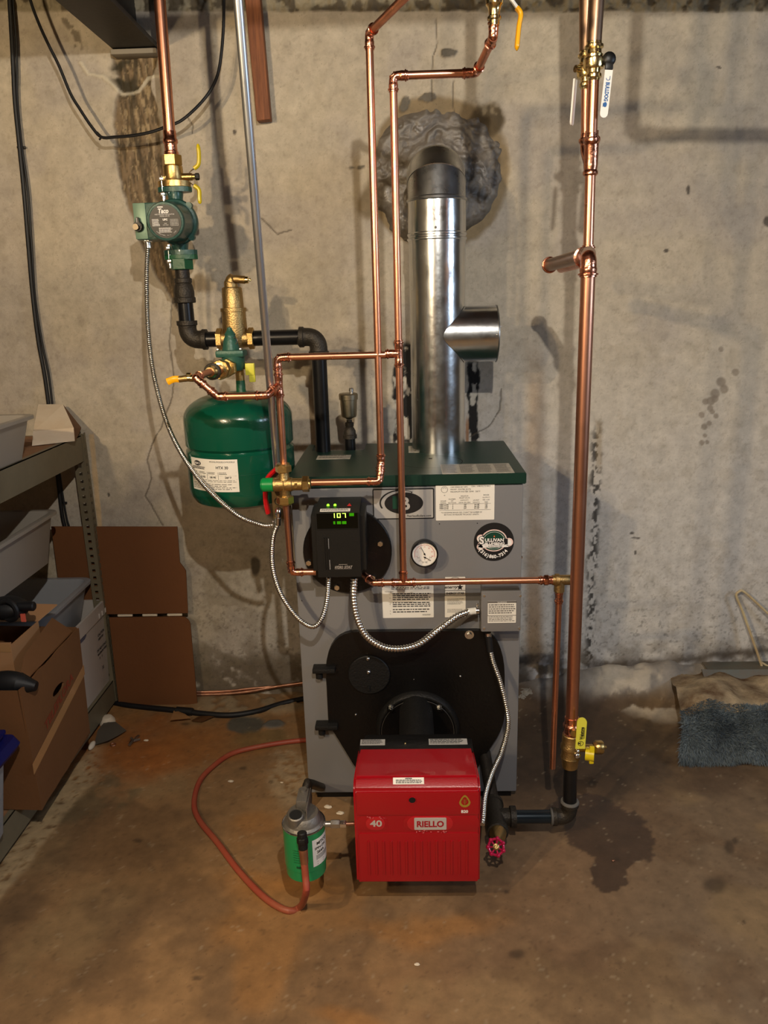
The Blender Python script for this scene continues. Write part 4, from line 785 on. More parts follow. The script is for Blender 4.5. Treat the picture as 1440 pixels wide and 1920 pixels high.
# run 1: down from the ceiling to the mixing valve
t1 = thing('copper_pipe', 'left of the two tall copper pipes, bending at its foot to the mixing valve', 'pipe', (x1, YP, 1.0))
e1 = at(688, 62, YP); e1.x = x1; off = Vector((0, -.012, -.035))
b1 = at(716, 866, YP); b1.x = x1; zb = at(650, 904, YP - .014).z
run(t1, [e1 + (at(800, -45, -.98) - e1) * 2.2, e1, (x1, YP, b1.z), (x1 - .004, YP - .014, zb), at(584, 905, YP - .014)], r12, corners=(1, 3))
obj('coupling', elbow(M(), (x1, YP, b1.z + .2), (x1, YP, b1.z), (x1 - .004, YP - .014, zb), r12, .018, .8), COPPERF, t1)
# run 2: brass fitting at the top, two bends, then straight down to the feed tee
t2 = thing('copper_pipe', 'copper pipe with two bends at the top running down to the long level feed pipe', 'pipe', (x2, YP, .70))
zT = at(800, 140, YP).z; ztee = at(757, 1092, YP).z
ta, tb = at(893, 133, YP), at(925, 70, YP - .13); ta.z = zT
run(t2, [(tb.x + .001, tb.y - .004, tb.z + .12), tb, ta, (x2, YP, zT), (x2, YP, ztee + .03)], r12, corners=(1, 2, 3))
ttz = at(748, 663, YP).z
obj('tee_fitting', tee(M(), (x2, YP, ttz), (Z_, -Z_, -X_), r12, .010, .020), COPPERF, t2)
obj('tee_fitting', tee(M(), (x2, YP, ztee), (Z_, X_, -X_), r12, .010, .020), COPPERF, t2)
bf = Vector((tb.x + .001, tb.y - .004, 0)); zq = at(925, 36, tb.y).z
obj('brass_adapter', M().lathe((bf.x, bf.y, zq - .012), Z_, [(0, .0095), (.008, .0098), (.010, .0130), (.014, .0130), (.016, .0105), (.024, .0108), (.03, .0125), (.034, .016), (.07, .017)], 24), YBRASS, t2)
# stop valve above with its yellow lever hanging into the picture
va = at(925, -12, tb.y); v1 = thing('stop_valve', 'brass stop valve at the top edge with a long yellow lever hanging down', 'valve', (va.x, va.y, va.z))
obj('body', M().lathe((va.x, va.y, va.z + .005), Z_, [(0, .014), (.01, .021), (.035, .022), (.05, .016), (.06, .016)], 24), BRASS, v1)
obj('tail_pipe', M().cyl((va.x, va.y, va.z + .06), (va.x, va.y, 2.355), .0111, 18), COPPER, v1)
obj('stem', M().cyl((va.x, va.y, va.z + .03), (va.x + .036, va.y, va.z + .03), .008, 16), BRASS, v1)
la_, lb_, lc_ = at(955, -6, tb.y), at(972, 18, tb.y), at(969, 95, tb.y)
obj('lever_arm', M().sweep([(va.x + .034, va.y, va.z + .03), la_, lb_], .0035, 8, aspect=1.6, upv=Y_), WHT, v1)
obj('lever_grip', M().sweep(smooth([lb_ + Vector((-.003, 0, .003)), lb_ + Vector((.0045, 0, -.008)), at(973, 50, tb.y), at(970, 80, tb.y), lc_], 5), [.0048] * 18 + [.0042, .003, .0012], 10, aspect=1.7, upv=Y_), YELO, v1)
# run 3: branch from the tee, left, down to the mixing valve
x3 = -.2865; z3 = ttz
t3 = thing('copper_pipe', 'level copper branch with a rounded left bend dropping past the green tank', 'pipe', (x3, YP, 1.0))
zmt = at(530, 884, YP).z
run(t3, [(x2 - .028, YP, z3 - .002), (x3, YP, z3 - .002), (x3, YP, zmt)], r12, corners=(1,))
z4 = at(523, 722, YP).z
obj('tee_fitting', tee(M(), (x3, YP, z4), (Z_, -Z_, Vector((-.45, -.8, -.35))), r12, .010, .018), COPPERF, t3)
# run 4: from that tee round to the pressure reducing valve
t4 = thing('copper_pipe', 'short copper loop with angled bends crossing the top of the green tank', 'pipe', (-.42, -.74, z4))
q0 = Vector((x3, YP, z4)); q1 = at(500, 741, -.745); q2 = at(408, 744, -.745); q3 = at(366, 708, -.745); q4 = at(395, 697, -.66)
q1.z = q2.z = (q1.z + q2.z) / 2
run(t4, [q0, q1, q2, q3, q4], r12, corners=(1, 2))
dd = (q3 - q2).normalized(); obj('elbow', elbow(M(), q2, q3, q4, r12, .014, 1.3), COPPERF, t4)
# run 5: mixing valve to the control
t5 = thing('copper_pipe', 'short copper drop from the mixing valve bending behind the black control', 'pipe', (x3, YP, .75))
zmb = at(540, 948, YP).z; z5 = at(548, 1073, YP).z
x5 = at(545, 1040, YP).x; run(t5, [(x3, YP, zmb), (x5 - .001, YP, z5), (at(592, 1076, YP).x, YP + .005, z5 - .002)], r12, corners=(1,))
# run 6: control to the feed tee, then the long level pipe to the relief valve
t6 = thing('copper_pipe', 'long level copper feed pipe crossing the lower jacket to the brass valve', 'pipe', (.15, YP, ztee))
g0, g1_, g2 = at(683, 1078, -.66), at(700, 1094, YP), Vector((x2 - .028, YP, ztee)); g1_.z = ztee
obj('elbow', elbow(M(), g0, Vector((g1_.x, YP, ztee)), g2, r12, .02, 1.6), COPPERF, t6); obj('pipe', M().cyl(g0, g1_, r12), COPPER, t6); obj('pipe', M().cyl(g1_, g2, r12), COPPER, t6)
xr = at(1012, 1089, YP).x; obj('pipe', M().cyl((x2 + .03, YP, ztee), (xr, YP, ztee), r12), COPPER, t6)
obj('coupling', socket(M(), Vector((xr + .022, YP, ztee)), -X_, r12, .026), COPPERF, t6)
obj('hex_adapter', M().hexnut((xr + .010, YP, ztee), (xr + .021, YP, ztee), .0135).cyl((xr + .02, YP, ztee), (xr + .036, YP, ztee), .0105), COPPERF, t6)
# relief elbow and drain tube
rx = at(1049, 1092, YP).x
rv = thing('brass_elbow', 'dark cast-brass angle valve where the level copper feed meets the drain tube', 'valve', (rx, YP, ztee))
obj('body', M().lathe((xr + .030, YP, ztee), X_, [(0, .0125), (.006, .0125), (.007, .0155), (.016, .0155), (.018, .0125), (.044, .0125), (.047, .011), (.047, 0)], 28).cyl((rx, YP, ztee), (rx, YP, ztee - .030), .0125, 24, bev=.001), DBRASS, rv)
obj('outlet', M().cyl((rx, YP, ztee - .028), (rx, YP, ztee - .036), .0105, 20), COPPERF, rv)
t7 = thing('drain_tube', 'thin open-ended copper drain tube hanging beside the thick riser', 'pipe', (rx, YP, .2))
dz = at(1050, 1440, YP).z; obj('pipe', M().cyl((rx, YP, ztee - .03), (rx, YP, dz), .0078), COPPER, t7); obj('coupling', socket(M(), (rx, YP, ztee - .035), -Z_, .0078, .026), COPPERF, t7)
# ================================================================ MIXING VALVE
mz = at(532, 908, YP - .01).z; mv = thing('mixing_valve', 'brass thermostatic mixing valve with a green end cap between copper unions', 'valve', (x3, YP - .01, mz))
yv = YP - .012; xu = at(578, 905, yv).x
obj('body', M().cyl((x3 - .026, yv, mz), (x3 + .020, yv, mz), .0165, 24, bev=.002).lathe((x3, yv, mz), Z_, [(-.030, .0115), (-.012, .0125), (0, .0165), (.012, .0125), (.032, .0115)], 24).cyl((x3 + .01, yv, mz), (xu - .012, yv, mz), .0145, 20), DBRASS, mv)
obj('union_nut', M().hexnut((xu - .014, yv, mz), (xu + .002, yv, mz), .019).cyl((xu, yv, mz), (xu + .005, yv, mz), .012), BRASS, mv)
obj('union_nut', M().hexnut((x3, yv, mz + .030), (x3, yv, mz + .046), .0190).cyl((x3, yv, mz + .045), (x3, yv, mz + .05), .0155), BRASS, mv)
obj('union_nut', M().hexnut((x3, yv, mz - .028), (x3, yv, mz - .046), .0200).cyl((x3, yv, mz - .045), (x3, yv, mz - .048), .0155), BRASS, mv)
obj('end_cap', M().cyl((x3 - .024, yv, mz), (x3 - .052, yv, mz), .0165, 28, bev=.002).cyl((x3 - .052, yv, mz), (x3 - .054, yv, mz), .013, 20), GREEN, mv)
cv = obj('cast_marks', M().box((x3 - .001, yv - .0172, mz - .012), (x3 + .001, yv - .0160, mz + .012)).box((x3 + .026, yv - .0152, mz - .006), (x3 + .032, yv - .0143, mz + .006)), BRASS, mv)
# ================================================================ SWITCH BOX behind the valve, with red cover and cable clamps
sb = thing('switch_box', 'small metal switch box with a red cover tucked behind the brass mixing valve', 'electrical box', (-.33, -.62, .85))
a = at(505, 885, -.64); b = at(534, 970, -.64)
obj('body', M().box((a.x + .004, -.655, b.z), (b.x + .012, -.60, a.z), .003), mat('box_bronze', S(110, 92, 60), .45, .6), sb)
obj('cover', M().sweep(smooth([at(520, 877, -.665), at(500, 900, -.665), at(498, 935, -.665), at(503, 962, -.665)], 6), .006, 8, aspect=2.2, upv=Y_), REDL, sb)
obj('knockout', M().torus(at(522, 940, -.6565), (0, 1, 0), .009, .0008, 24, 6), SLOT, sb)
cl1 = at(522, 962, -.665); obj('cable_clamp', M().sphere(cl1, .0135, (.62, .7, 1.15)).cyl(cl1 + Vector((-.002, 0, -.012)), cl1 + Vector((-.004, 0, -.03)), .008), CHR, sb)
cl2 = at(512, 978, -.66); obj('clamp_screw', M().sphere(cl2, .0035), CHR, sb)
# ================================================================ GALVANISED CONDUIT
ca, cb = at(446, -6, -.93), at(520, 885, -.64); cdt = thing('metal_conduit', 'slanting galvanised conduit running from the ceiling down behind the mixing valve', 'conduit', cb)
obj('conduit', M().cyl(ca + (ca - cb) * .3, cb, .0089, 20), EMT, cdt)
# ================================================================ FLEX CABLES
pb = Vector((at(276, 452, -.34).x, -.335, at(276, 456, -.335).z))
fx_ = thing('armoured_cable', 'long armoured cable looping from the pump box to the switch box', 'cable', pb)
flex('armour', [pb, at(275, 520, -.345), at(278, 620, -.36), at(291, 715, -.40), at(322, 815, -.47), at(375, 900, -.58), at(440, 962, -.66), at(490, 984, -.675), at(512, 985, -.67)], .0060, fx_)
obj('connector', M().hexnut(pb + Vector((0, 0, .010)), pb + Vector((0, 0, .002)), .011).cyl(pb + Vector((0, 0, .003)), pb + Vector((0, 0, -.012)), .0085), CHR, fx_)
fx2 = thing('armoured_cable', 'thin armoured cable hanging in a loop from the switch box to the control', 'cable', cl1)
flex('armour', [cl1 + Vector((-.003, 0, -.028)), at(512, 1010, -.68), at(511, 1060, -.69), at(525, 1110, -.70), at(555, 1155, -.71), at(585, 1175, -.715), at(603, 1160, -.71), at(613, 1125, -.70), at(616, 1088, -.69), at(616, 1080, -.685)], .0058, fx2)
fx3 = thing('armoured_cable', 'thicker armoured cable swooping from the control to the white cable connector', 'cable', at(664, 1086, -.69))
flex('armour', [at(664, 1084, -.69), at(663, 1120, -.70), at(670, 1160, -.705), at(690, 1196, -.705), at(730, 1216, -.70), at(780, 1210, -.69), at(825, 1178, -.67), at(856, 1156, -.655), at(878, 1147, -.645)], .0084, fx3, .0075)
w0, w1 = at(877, 1147, -.645), at(892, 1146, -.640); w1.z = w0.z
obj('plastic_sleeve', M().cyl(w0, w1, .0088, 20), WHT, fx3); obj('connector', M().cyl(w1, w1 + Vector((.008, 0, 0)), .0105, 18).cyl(w1 + Vector((.004, 0, 0)), w1 + Vector((.004, -.002, .022)), .0022, 10).box(w1 + Vector((.0005, -.004, .016)), w1 + Vector((.0075, .002, .018))), CHR, fx3)
fx4 = thing('armoured_cable', 'armoured cable curving down the right of the burner from the junction box', 'cable', at(916, 1187, -.64))
flex('armour', [at(918, 1212, -.645), at(924, 1240, -.655), at(938, 1280, -.67), at(950, 1330, -.69), at(952, 1365, -.70), at(940, 1410, -.74), at(922, 1450, -.80), at(910, 1490, -.87), at(906, 1530, -.93), at(904, 1546, -.95)], .0062, fx4)
obj('connector', M().cyl(at(915, 1186, -.642), at(916, 1194, -.642), .008, 16), CHR, fx4); obj('rubber_boot', M().sweep([at(915, 1192, -.643), at(917, 1200, -.643), at(919, 1222, -.648)], [.0075, .0088, .0078], 16), RUB, fx4)
# ================================================================ EXPANSION TANK
tx, ty, tR = -.440, -.450, .1405; ztk0 = at(452, 958, ty - .08).z; ztk1 = at(452, 745, ty).z + .012
tk = thing('expansion_tank', 'round dark green expansion tank with a white rating label', 'tank', (tx, ty, ztk0)); hgt = ztk1 - ztk0
pr = [(0, .0), (.002, .05), (.010, .10), (.022, .128), (.040, tR - .002), (.055, tR), (hgt * .52, tR), (hgt * .535, tR - .0045), (hgt * .545, tR - .007), (hgt * .555, tR - .0045), (hgt * .57, tR), (hgt * .79, tR)]
pr += [(hgt * (.79 + .21 * math.sin(a)), tR * (.28 + .72 * math.cos(a)) if a < 1.5 else .045) for a in [math.pi / 2 * k / 12 for k in range(1, 12)]] + [(hgt, .04), (hgt, .0)]
pr = sorted(pr[:12], key=lambda q: q[0]) + pr[12:]
obj('shell', M().lathe((tx, ty, ztk0), Z_, pr, 72), TANKG, tk)
obj('weld_seam', M().torus((tx, ty, ztk0 + hgt * .36), Z_, tR - .0002, .0009, 72, 6), TANKG, tk)
obj('neck', M().lathe((tx + .013, ty - .0, ztk1 - .008), Z_, [(0, .016), (.010, .014), (.012, .0125), (.04, .0115)], 20), FLANGEG, tk)
def on_tank(u, v, off=.0006): a = u / tR; return Vector((tx + (tR + off) * math.sin(a), ty - (tR + off) * math.cos(a), v))
ua, ub = -.123, .020; va_, vb_ = at(420, 923, ty - tR).z, at(420, 862, ty - tR).z
lm = M(); G = []
for i in range(17):
    u = ua + (ub - ua) * i / 16; G.append([lm.b.verts.new(on_tank(u, va_ + (vb_ - va_) * j / 1)) for j in range(2)])
for A, B in zip(G, G[1:]): lm.b.faces.new((A[0], B[0], B[1], A[1]))
lb = obj('rating_label', lm, PAPER, tk, flip=False)
Pn = Print(lambda u, v: on_tank(ua + u, va_ + v, .0011)); W = ub - ua; Hh = vb_ - va_
Pn.disc(W * .20, Hh * .85, .013, .0065).t('MODEL/MODELO/MODELE', W * .72, Hh * .90, .0056, 'CENTER').t('HTX 30', W * .72, Hh * .71, .0098, 'CENTER', None, .0002)
Pn.fine(W * .05, Hh * .75, W * .38, Hh * .66, 2, .6, .05).fine(W * .03, Hh * .36, W * .97, Hh * .27, 2, .25).fine(W * .03, Hh * .24, W * .97, Hh * .04, 4, .3)
for i, u in enumerate((.02, .22, .42, .64)): Pn.fine(W * (u + .02), Hh * .60, W * (u + .17), Hh * .52, 2, .4, .2); Pn.r(W * u, Hh * .38, W * u + .0006, Hh * .61)
Pn.r(W * .02, Hh * .61, W * .97, Hh * .617).r(W * .02, Hh * .375, W * .97, Hh * .382)
for u, t_ in ((.13, '30L'), (.32, '12 PSI'), (.53, '100 PSI'), (.82, '240° F')): Pn.t(t_, W * u, Hh * .42, .0062, 'CENTER', None, .0002)
Pn.done('lettering', INK, lb)
Pn = Print(lambda u, v: on_tank(ua + u, va_ + v, .0016)); Pn.t('FLEX 2', W * .20, Hh * .82, .0068, 'CENTER', .020, .0003); Pn.done('badge_lettering', INKW, lb)
# little shut-off under the valve on the tank neck (bright yellow tee handle)
nk = Vector((tx + .013, ty, ztk1 + .028)); pz = at(440, 668, ty - .02).z
tv = thing('tank_shutoff', 'brass tank shut-off with a flat bright yellow handle', 'valve', nk)
obj('body', M().cyl(nk + Vector((0, 0, -.004)), nk + Vector((0, 0, .05)), .0115, 20).cyl(nk + Vector((0, 0, .04)), nk + Vector((.026, 0, .04)), .008, 16), BRASS, tv)
ha, hb = at(460, 681, ty - .01), at(479, 716, ty - .01)
obj('handle', M().box((ha.x, ty - .018, hb.z + .018), (hb.x, ty - .006, ha.z), .002).box((ha.x + .008, ty - .016, hb.z), (hb.x + .001, ty - .008, ha.z), .002), YELP, tv)
# ================================================================ PRESSURE REDUCING VALVE
vc = at(436, 690, ty - .01); pv = thing('pressure_reducing_valve', 'green bell-topped pressure reducing valve above the expansion tank', 'valve', vc)
zb0 = at(436, 618, vc.y).z; zb1 = at(436, 655, vc.y).z; zf0 = at(436, 672, vc.y).z; zl = at(436, 706, vc.y).z
obj('bell', M().lathe((vc.x, vc.y, zb1 - .002), Z_, [(0, .023), (.004, .0215), (.02, .019), (.032, .0145), (.036, .013), (.040, .014), (.046, .010), (.050, .007), (.056, .006), (.058, 0)], 28), PRVG, pv)
obj('flange', M().box((vc.x - .036, vc.y - .028, zf0 + .004), (vc.x + .036, vc.y + .03, zb1 - .001), .006), PRVG, pv)
obj('body', M().lathe((vc.x + .004, vc.y, zf0 + .006), -Z_, [(0, .030), (.012, .029), (.026, .028), (.036, .022), (.040, .0)], 28), PRVG, pv)
for sx in (-1, 1): p = Vector((vc.x + sx * .029, vc.y - .022, zb1 - .001)); bolt(pv, p, Z_, .004, .004, STEEL, 'screw')
obj('pull_ring', M().torus((vc.x + .014, vc.y - .012, zb1 + .022), (.6, 1, 0), .008, .0012, 20, 6), STEEL, pv)
# union, nipple and check valve between the copper loop and the valve, coming towards the camera
ax0 = Vector((vc.x - .004, vc.y - .02, at(428, 690, vc.y - .03).z)); ax1 = q4 + (q3 - q4) * .15; dv = (ax1 - ax0).normalized(); Lx = (ax1 - ax0).length
un = thing('union_fitting', 'brass union with large eight-sided nuts between the copper loop and green valve', 'fitting', ax0)
obj('hex_nut', M().hexnut(ax0 + dv * .006, ax0 + dv * .024, .0235), BRASS, un)
obj('nipple', M().cyl(ax0 + dv * .02, ax0 + dv * Lx * .45, .0125), YBRASS, un)
un_ = M().sweep([ax0 + dv * (Lx * .36), ax0 + dv * (Lx * .37), ax0 + dv * (Lx * .48), ax0 + dv * (Lx * .49)], [.023, .0245, .0245, .023], 8); obj('union_nut', un_, BRASS, un)
obj('tailpiece', M().lathe(ax0 + dv * Lx * .48, dv, [(0, .0175), (.005, .0175), (.006, .013), (.014, .0125)], 24), YBRASS, un)
obj('copper_stub', M().cyl(ax0 + dv * Lx * .5, ax0 + dv * Lx * .82, .0098), COPPER, un)
obj('collar', M().lathe(ax0 + dv * Lx * .78, dv, [(0, .014), (.002, .0195), (.013, .0195), (.015, .016)], 28), IRONF, un)
obj('socket_end', M().lathe(ax0 + dv * (Lx * .78 + .012), dv, [(0, .0155), (.006, .0150), (.010, .0125), (.02, .0115)], 24), YBRASS, un)
# orange-handled isolation lever to the left
lv = thing('isolation_valve', 'small isolation valve with an orange-yellow lever at the left of the copper loop', 'valve', at(375, 712, -.73))
s0, s1, s2, s3 = at(372, 710, -.735), at(352, 709, -.735), at(336, 711, -.735), at(314, 716, -.735)
obj('stem', M().cyl(s0, s1, .0078, 16).hexnut(at(350, 704, -.737), at(358, 704, -.737), .006), YBRASS, lv); obj('bonnet', M().cyl(s1 + Vector((.004, 0, 0)), s2, .0072, 14), DBRASS, lv)
obj('lever', M().sweep(smooth([s2 + Vector((.002, 0, 0)), at(326, 711, -.736), s3], 5), [.0075] * 9 + [.0080, .0078], 10, aspect=.55, upv=Y_), YELO, lv)
# ================================================================ SUPPLY LINE (left riser)
YL = -.27; xl = -.602
zfa, zfb = at(320, 262, YL).z, at(322, 294, YL).z
rs = thing('copper_riser', 'thick copper riser at left dropping from the ceiling to the brass flanged valve', 'pipe', (xl, YL, zfb))
obj('pipe', M().cyl((xl + .010, YL, 2.30), (xl, YL, zfa), .0148, 24), COPPER, rs)
obj('coupling', M().lathe((xl, YL, zfb), Z_, [(0, .0195), (.012, .0185), (.014, .0165), (.03, .0165), (.034, .0195), (.04, .0195), (.044, .0168), (.062, .0168), (.062, .015)], 28), COPPERF, rs)
# brass flanged ball valve with wing lever
zv1, zv2 = at(327, 340, YL).z, at(327, 351, YL).z
bv = thing('flanged_ball_valve', 'brass flanged ball valve with a yellow two-ended wing lever above the pump', 'valve', (xl, YL, zv2))
obj('body', M().hexnut((xl, YL, zfb + .004), (xl, YL, zfb - .022), .026).lathe((xl, YL, zfb - .02), -Z_, [(0, .022), (.004, .0255), (.034, .0265), (.040, .024), (zfb - .02 - zv1, .022)], 28), BRASS, bv)
obj('flange', M().prism([(xl + x, YL + y, zv2) for x, y in ((-.044, 0), (-.036, -.014), (-.014, -.028), (.014, -.028), (.036, -.014), (.044, 0), (.036, .014), (.014, .028), (-.014, .028), (-.036, .014))], (0, 0, zv1 - zv2)), BRASS, bv)
sz = at(345, 332, YL).z; obj('stem', M().cyl((xl + .02, YL, sz), (xl + .050, YL, sz), .0095, 18).cyl((xl + .05, YL, sz), (xl + .064, YL, sz), .007, 14), BRASS, bv); obj('nut', M().hexnut((xl + .058, YL, sz), (xl + .068, YL, sz), .009), BLKC, bv)
w = lambda px, py: at(px, py, YL)
obj('lever_plate', M().sweep([w(366, 315), w(356, 322), w(356, 342), w(366, 350)], .0042, 8, aspect=.4, upv=X_), CHR, bv)
obj('wing_grip', M().sweep(smooth([w(364, 316), w(372, 308), w(373, 290), w(371, 270)], 5), [.0062] * 13 + [.0062, .0055, .003], 10, aspect=.9, upv=X_), YEL, bv)
obj('wing_grip', M().sweep(smooth([w(364, 348), w(373, 356), w(374, 370), w(375, 382)], 5), [.0062] * 13 + [.0062, .0055, .003], 10, aspect=.9, upv=X_), YEL, bv)
# pump
zp = at(338, 417, YL).z; zpf = zv2; zp2 = at(337, 478, YL).z
pu = thing('circulator_pump', 'dark green circulator pump with a round black nameplate and side wiring box', 'pump', (xl, YL, zp))
def flange_pl(m, z0, z1): return m.prism([(xl + x, YL + y, z0) for x, y in ((-.046, 0), (-.040, -.013), (-.020, -.024), (.020, -.024), (.040, -.013), (.046, 0), (.040, .013), (.020, .024), (-.020, .024), (-.040, .013))], (0, 0, z1 - z0))
pm_ = M(); pm_.sweep([(xl, YL, zpf - .012), (xl, YL, zpf - .03), (xl, YL, zp + .05), (xl, YL, zp + .01)], [.022, .019, .021, .034], 24); pm_.sweep([(xl, YL, zp - .02), (xl, YL, zp - .055), (xl, YL, zp2 + .012)], [.034, .023, .021], 24)
pm_.lathe((xl, YL + .03, zp), (0, -1, 0), [(0, .03), (.008, .046), (.03, .056), (.046, .058), (.05, .056)], 40); obj('volute', pm_, PUMPG, pu)
obj('flange', flange_pl(M(), zpf - .013, zpf - .001), PUMPG, pu); obj('flange', flange_pl(M(), zp2, zp2 + .012), PUMPG, pu)
yfc = -.405; fc = at(310, 415, yfc); bk = Vector((xl, YL - .01, zp)); axm = (fc - bk).normalized()
obj('motor_housing', M().lathe(bk, axm, [(0, .058), (.012, .058), (.016, .0555), (.018, .050), ((fc - bk).length - .014, .0475), ((fc - bk).length - .004, .0475), ((fc - bk).length, .045), ((fc - bk).length + .0005, .041), ((fc - bk).length - .001, .0405), ((fc - bk).length - .001, 0)], 48), PUMPG, pu)
for a in (45, 135, 225, 315): p = bk + Vector((.056 * math.cos(math.radians(a)), -.004, .056 * math.sin(math.radians(a)))); obj('bolt_boss', M().cyl(p + Vector((0, .004, 0)), p + axm * .014, .0085, 14), PUMPG, pu)
u_ = X_ - axm * X_.dot(axm); u_.normalize(); v_ = -axm.cross(u_); v_ = v_ if v_.z > 0 else -v_
np_ = obj('nameplate', M().cyl(fc - axm * .001, fc + axm * .0006, .0395, 48), mat('nameplate_black', S(28, 24, 22), .4), pu)
Pn = Print(lambda u, v: fc + axm * .0010 + u_ * u + v_ * v)
Pn.t('Taco', -.002, .0195, .0150, 'CENTER', .026, .0006, .2).t('WET ROTOR CIRCULATOR', 0, .0150, .0040, 'CENTER').t('MODEL 007-F5', 0, .0110, .0038, 'CENTER').t('UPC', .0, .0020, .0062, 'CENTER', None, .0003).t('TEMP', 0, -.006, .0030, 'CENTER').t('230 F MAX', 0, -.0095, .0030, 'CENTER').r(-.016, .0325, -.002, .0350)
Pn.fine(-.033, .0055, -.014, -.012, 6, .5, .2).fine(-.018, -.0150, .018, -.0275, 5, .45, .3)
for i in range(6): Pn.r(.0125 + .0038 * i, -.0105, .0129 + .0038 * i, .0045)
for i in range(5): Pn.r(.0125, -.0105 + .00365 * i, .0318, -.0101 + .00365 * i)
for i, ch in enumerate('CRANSTON, R.I.  USA'): a = math.radians(-90 + (i - 9) * 5.0); Pn.t(ch, .0345 * math.cos(a), .0345 * math.sin(a), .0034, 'CENTER', None, 0, 0, a + math.pi / 2)
Pn.done('lettering', INKW, np_)
ba, bb = at(248, 381, -.355), at(278, 448, -.355)
BXG = mat('wiring_box_green', S(104, 132, 112), .38, .15, bump=.1, bscale=200)
wb_ = obj('wiring_box', M().box((ba.x, -.355, bb.z), (bb.x, -.352, ba.z), .001), BXG, pu)
obj('box_shell', M().box((ba.x + .001, -.352, bb.z - .002), (bb.x + .040, -.27, ba.z + .001), .003), PUMPG, pu)
kb = at(260, 425, -.357); km = M().lathe(kb, (0, -1, 0), [(0, .0135), (.006, .0130), (.010, .0115)], 24); km.prism([kb + Vector((-.0075, -.002, 0)), kb + Vector((.0085, -.002, 0)), kb + Vector((.004, -.002, .022)), kb + Vector((-.001, -.002, .022))], (0, -.010, 0)); kbo = obj('knob', km, BLKP, pu)
obj('knob_cap', M().cyl(kb + Vector((-.002, -.010, -.002)), kb + Vector((-.002, -.020, -.002)), .0075, 20), mat('knob_bronze', S(96, 86, 70), .3, .6), kbo); obj('knob_mark', M().box(kb + Vector((0, -.0125, .009)), kb + Vector((.0012, -.0118, .020))), INKW, kbo)
for sx in (-.034,):
    for zz_, d_ in ((zv1, 1), (zpf - .013, -1)): bolt(pu, (xl + sx + .008, YL - .016, zz_), Z_ * d_, .0085, .010, CHR)
    obj('stud', M().cyl((xl + sx + .008, YL - .016, zv1 + .008), (xl + sx + .008, YL - .016, zpf - .04), .0045, 10), CHR, pu)
    for zz_, d_ in ((zp2 + .012, 1), (zp2 - .012, -1)): bolt(pu, (xl + sx + .008, YL - .016, zz_), Z_ * d_, .0085, .010, CHR)
    obj('stud', M().cyl((xl + sx + .008, YL - .016, zp2 + .026), (xl + sx + .008, YL - .016, zp2 - .034), .0045, 10), CHR, pu)
# lower flange, nipple, union, elbow
cf = thing('companion_flange', 'green cast flange bolted under the circulator pump', 'flange', (xl, YL, zp2)); zc_ = at(338, 506, YL).z
obj('flange', flange_pl(M(), zp2 - .012, zp2 - .0005), FLANGEG, cf); obj('neck', M().hexnut((xl, YL, zp2 - .010), (xl, YL, zc_), .0315), FLANGEG, cf)
bp_ = thing('black_iron_line', 'black iron pipe line from the pump down and across past the air separator', 'pipe', (xl, YL, 1.2))
ye, xe = YL, xl; zel = at(370, 637, YL).z; z1_, z2_ = at(342, 530, YL).z, at(343, 566, YL).z; z3_ = at(344, 610, YL).z
obj('nipple', M().cyl((xl, YL, zc_ + .004), (xl, YL, z1_ - .004), .0195), IRON, bp_)
obj('reducing_coupling', M().lathe((xl, YL, z1_ + .012), -Z_, [(0, .0215), (.002, .0235), (.012, .0235), (.014, .0215), (.020, .0240), (.030, .0265), (.036, .0275), (.050, .0270), (.052, .0295), (.064, .0295), (.066, .027)], 32), IRONF, bp_)
obj('pipe', M().cyl((xl, YL, z2_), (xl, YL, z3_), .0211, 28), BPIPE, bp_)
def iron_elbow(parent, a, b, c, r, arm=.045, ma=IRONF):
    a, b, c = Vector(a), Vector(b), Vector(c); d1 = (a - b).normalized(); d2 = (c - b).normalized(); P_ = []; R_ = []
    for f, k in ((1.0, 1.0), (1.0, 1.34), (.78, 1.34), (.74, 1.20), (.66, 1.18)): P_.append(b + d1 * arm * f); R_.append(r * k)
    p1, p2 = b + d1 * arm * .64, b + d2 * arm * .64
    for k in range(11): s = k / 10; P_.append(p1.lerp(b, s).lerp(b.lerp(p2, s), s)); R_.append(r * 1.17)
    for f, k in ((.66, 1.18), (.74, 1.20), (.78, 1.34), (1.0, 1.34), (1.0, 1.0)): P_.append(b + d2 * arm * f); R_.append(r * k)
    return obj('iron_elbow', M().sweep(P_, R_, 28), ma, parent)
xsep = at(442, 637, YL).x; xe2 = at(598, 637, YL).x - .002
iron_elbow(bp_, (xl, YL, zel + .2), (xl, YL, zel), (0, YL, zel), .0211, .052)
obj('pipe', M().cyl((xl + .04, YL, zel), (xsep - .03, YL, zel), .0211, 28), BPIPE, bp_); obj('pipe', M().cyl((xsep + .04, YL, zel), (xe2 - .03, YL, zel), .0211, 28), BPIPE, bp_)
iron_elbow(bp_, (xl, YL, zel), (xe2, YL, zel), (xe2, YL, 0), .0211, .052)
obj('pipe', M().cyl((xe2, YL, zel - .04), (xe2, YL, .90), .0211, 28), BPIPE, bp_)
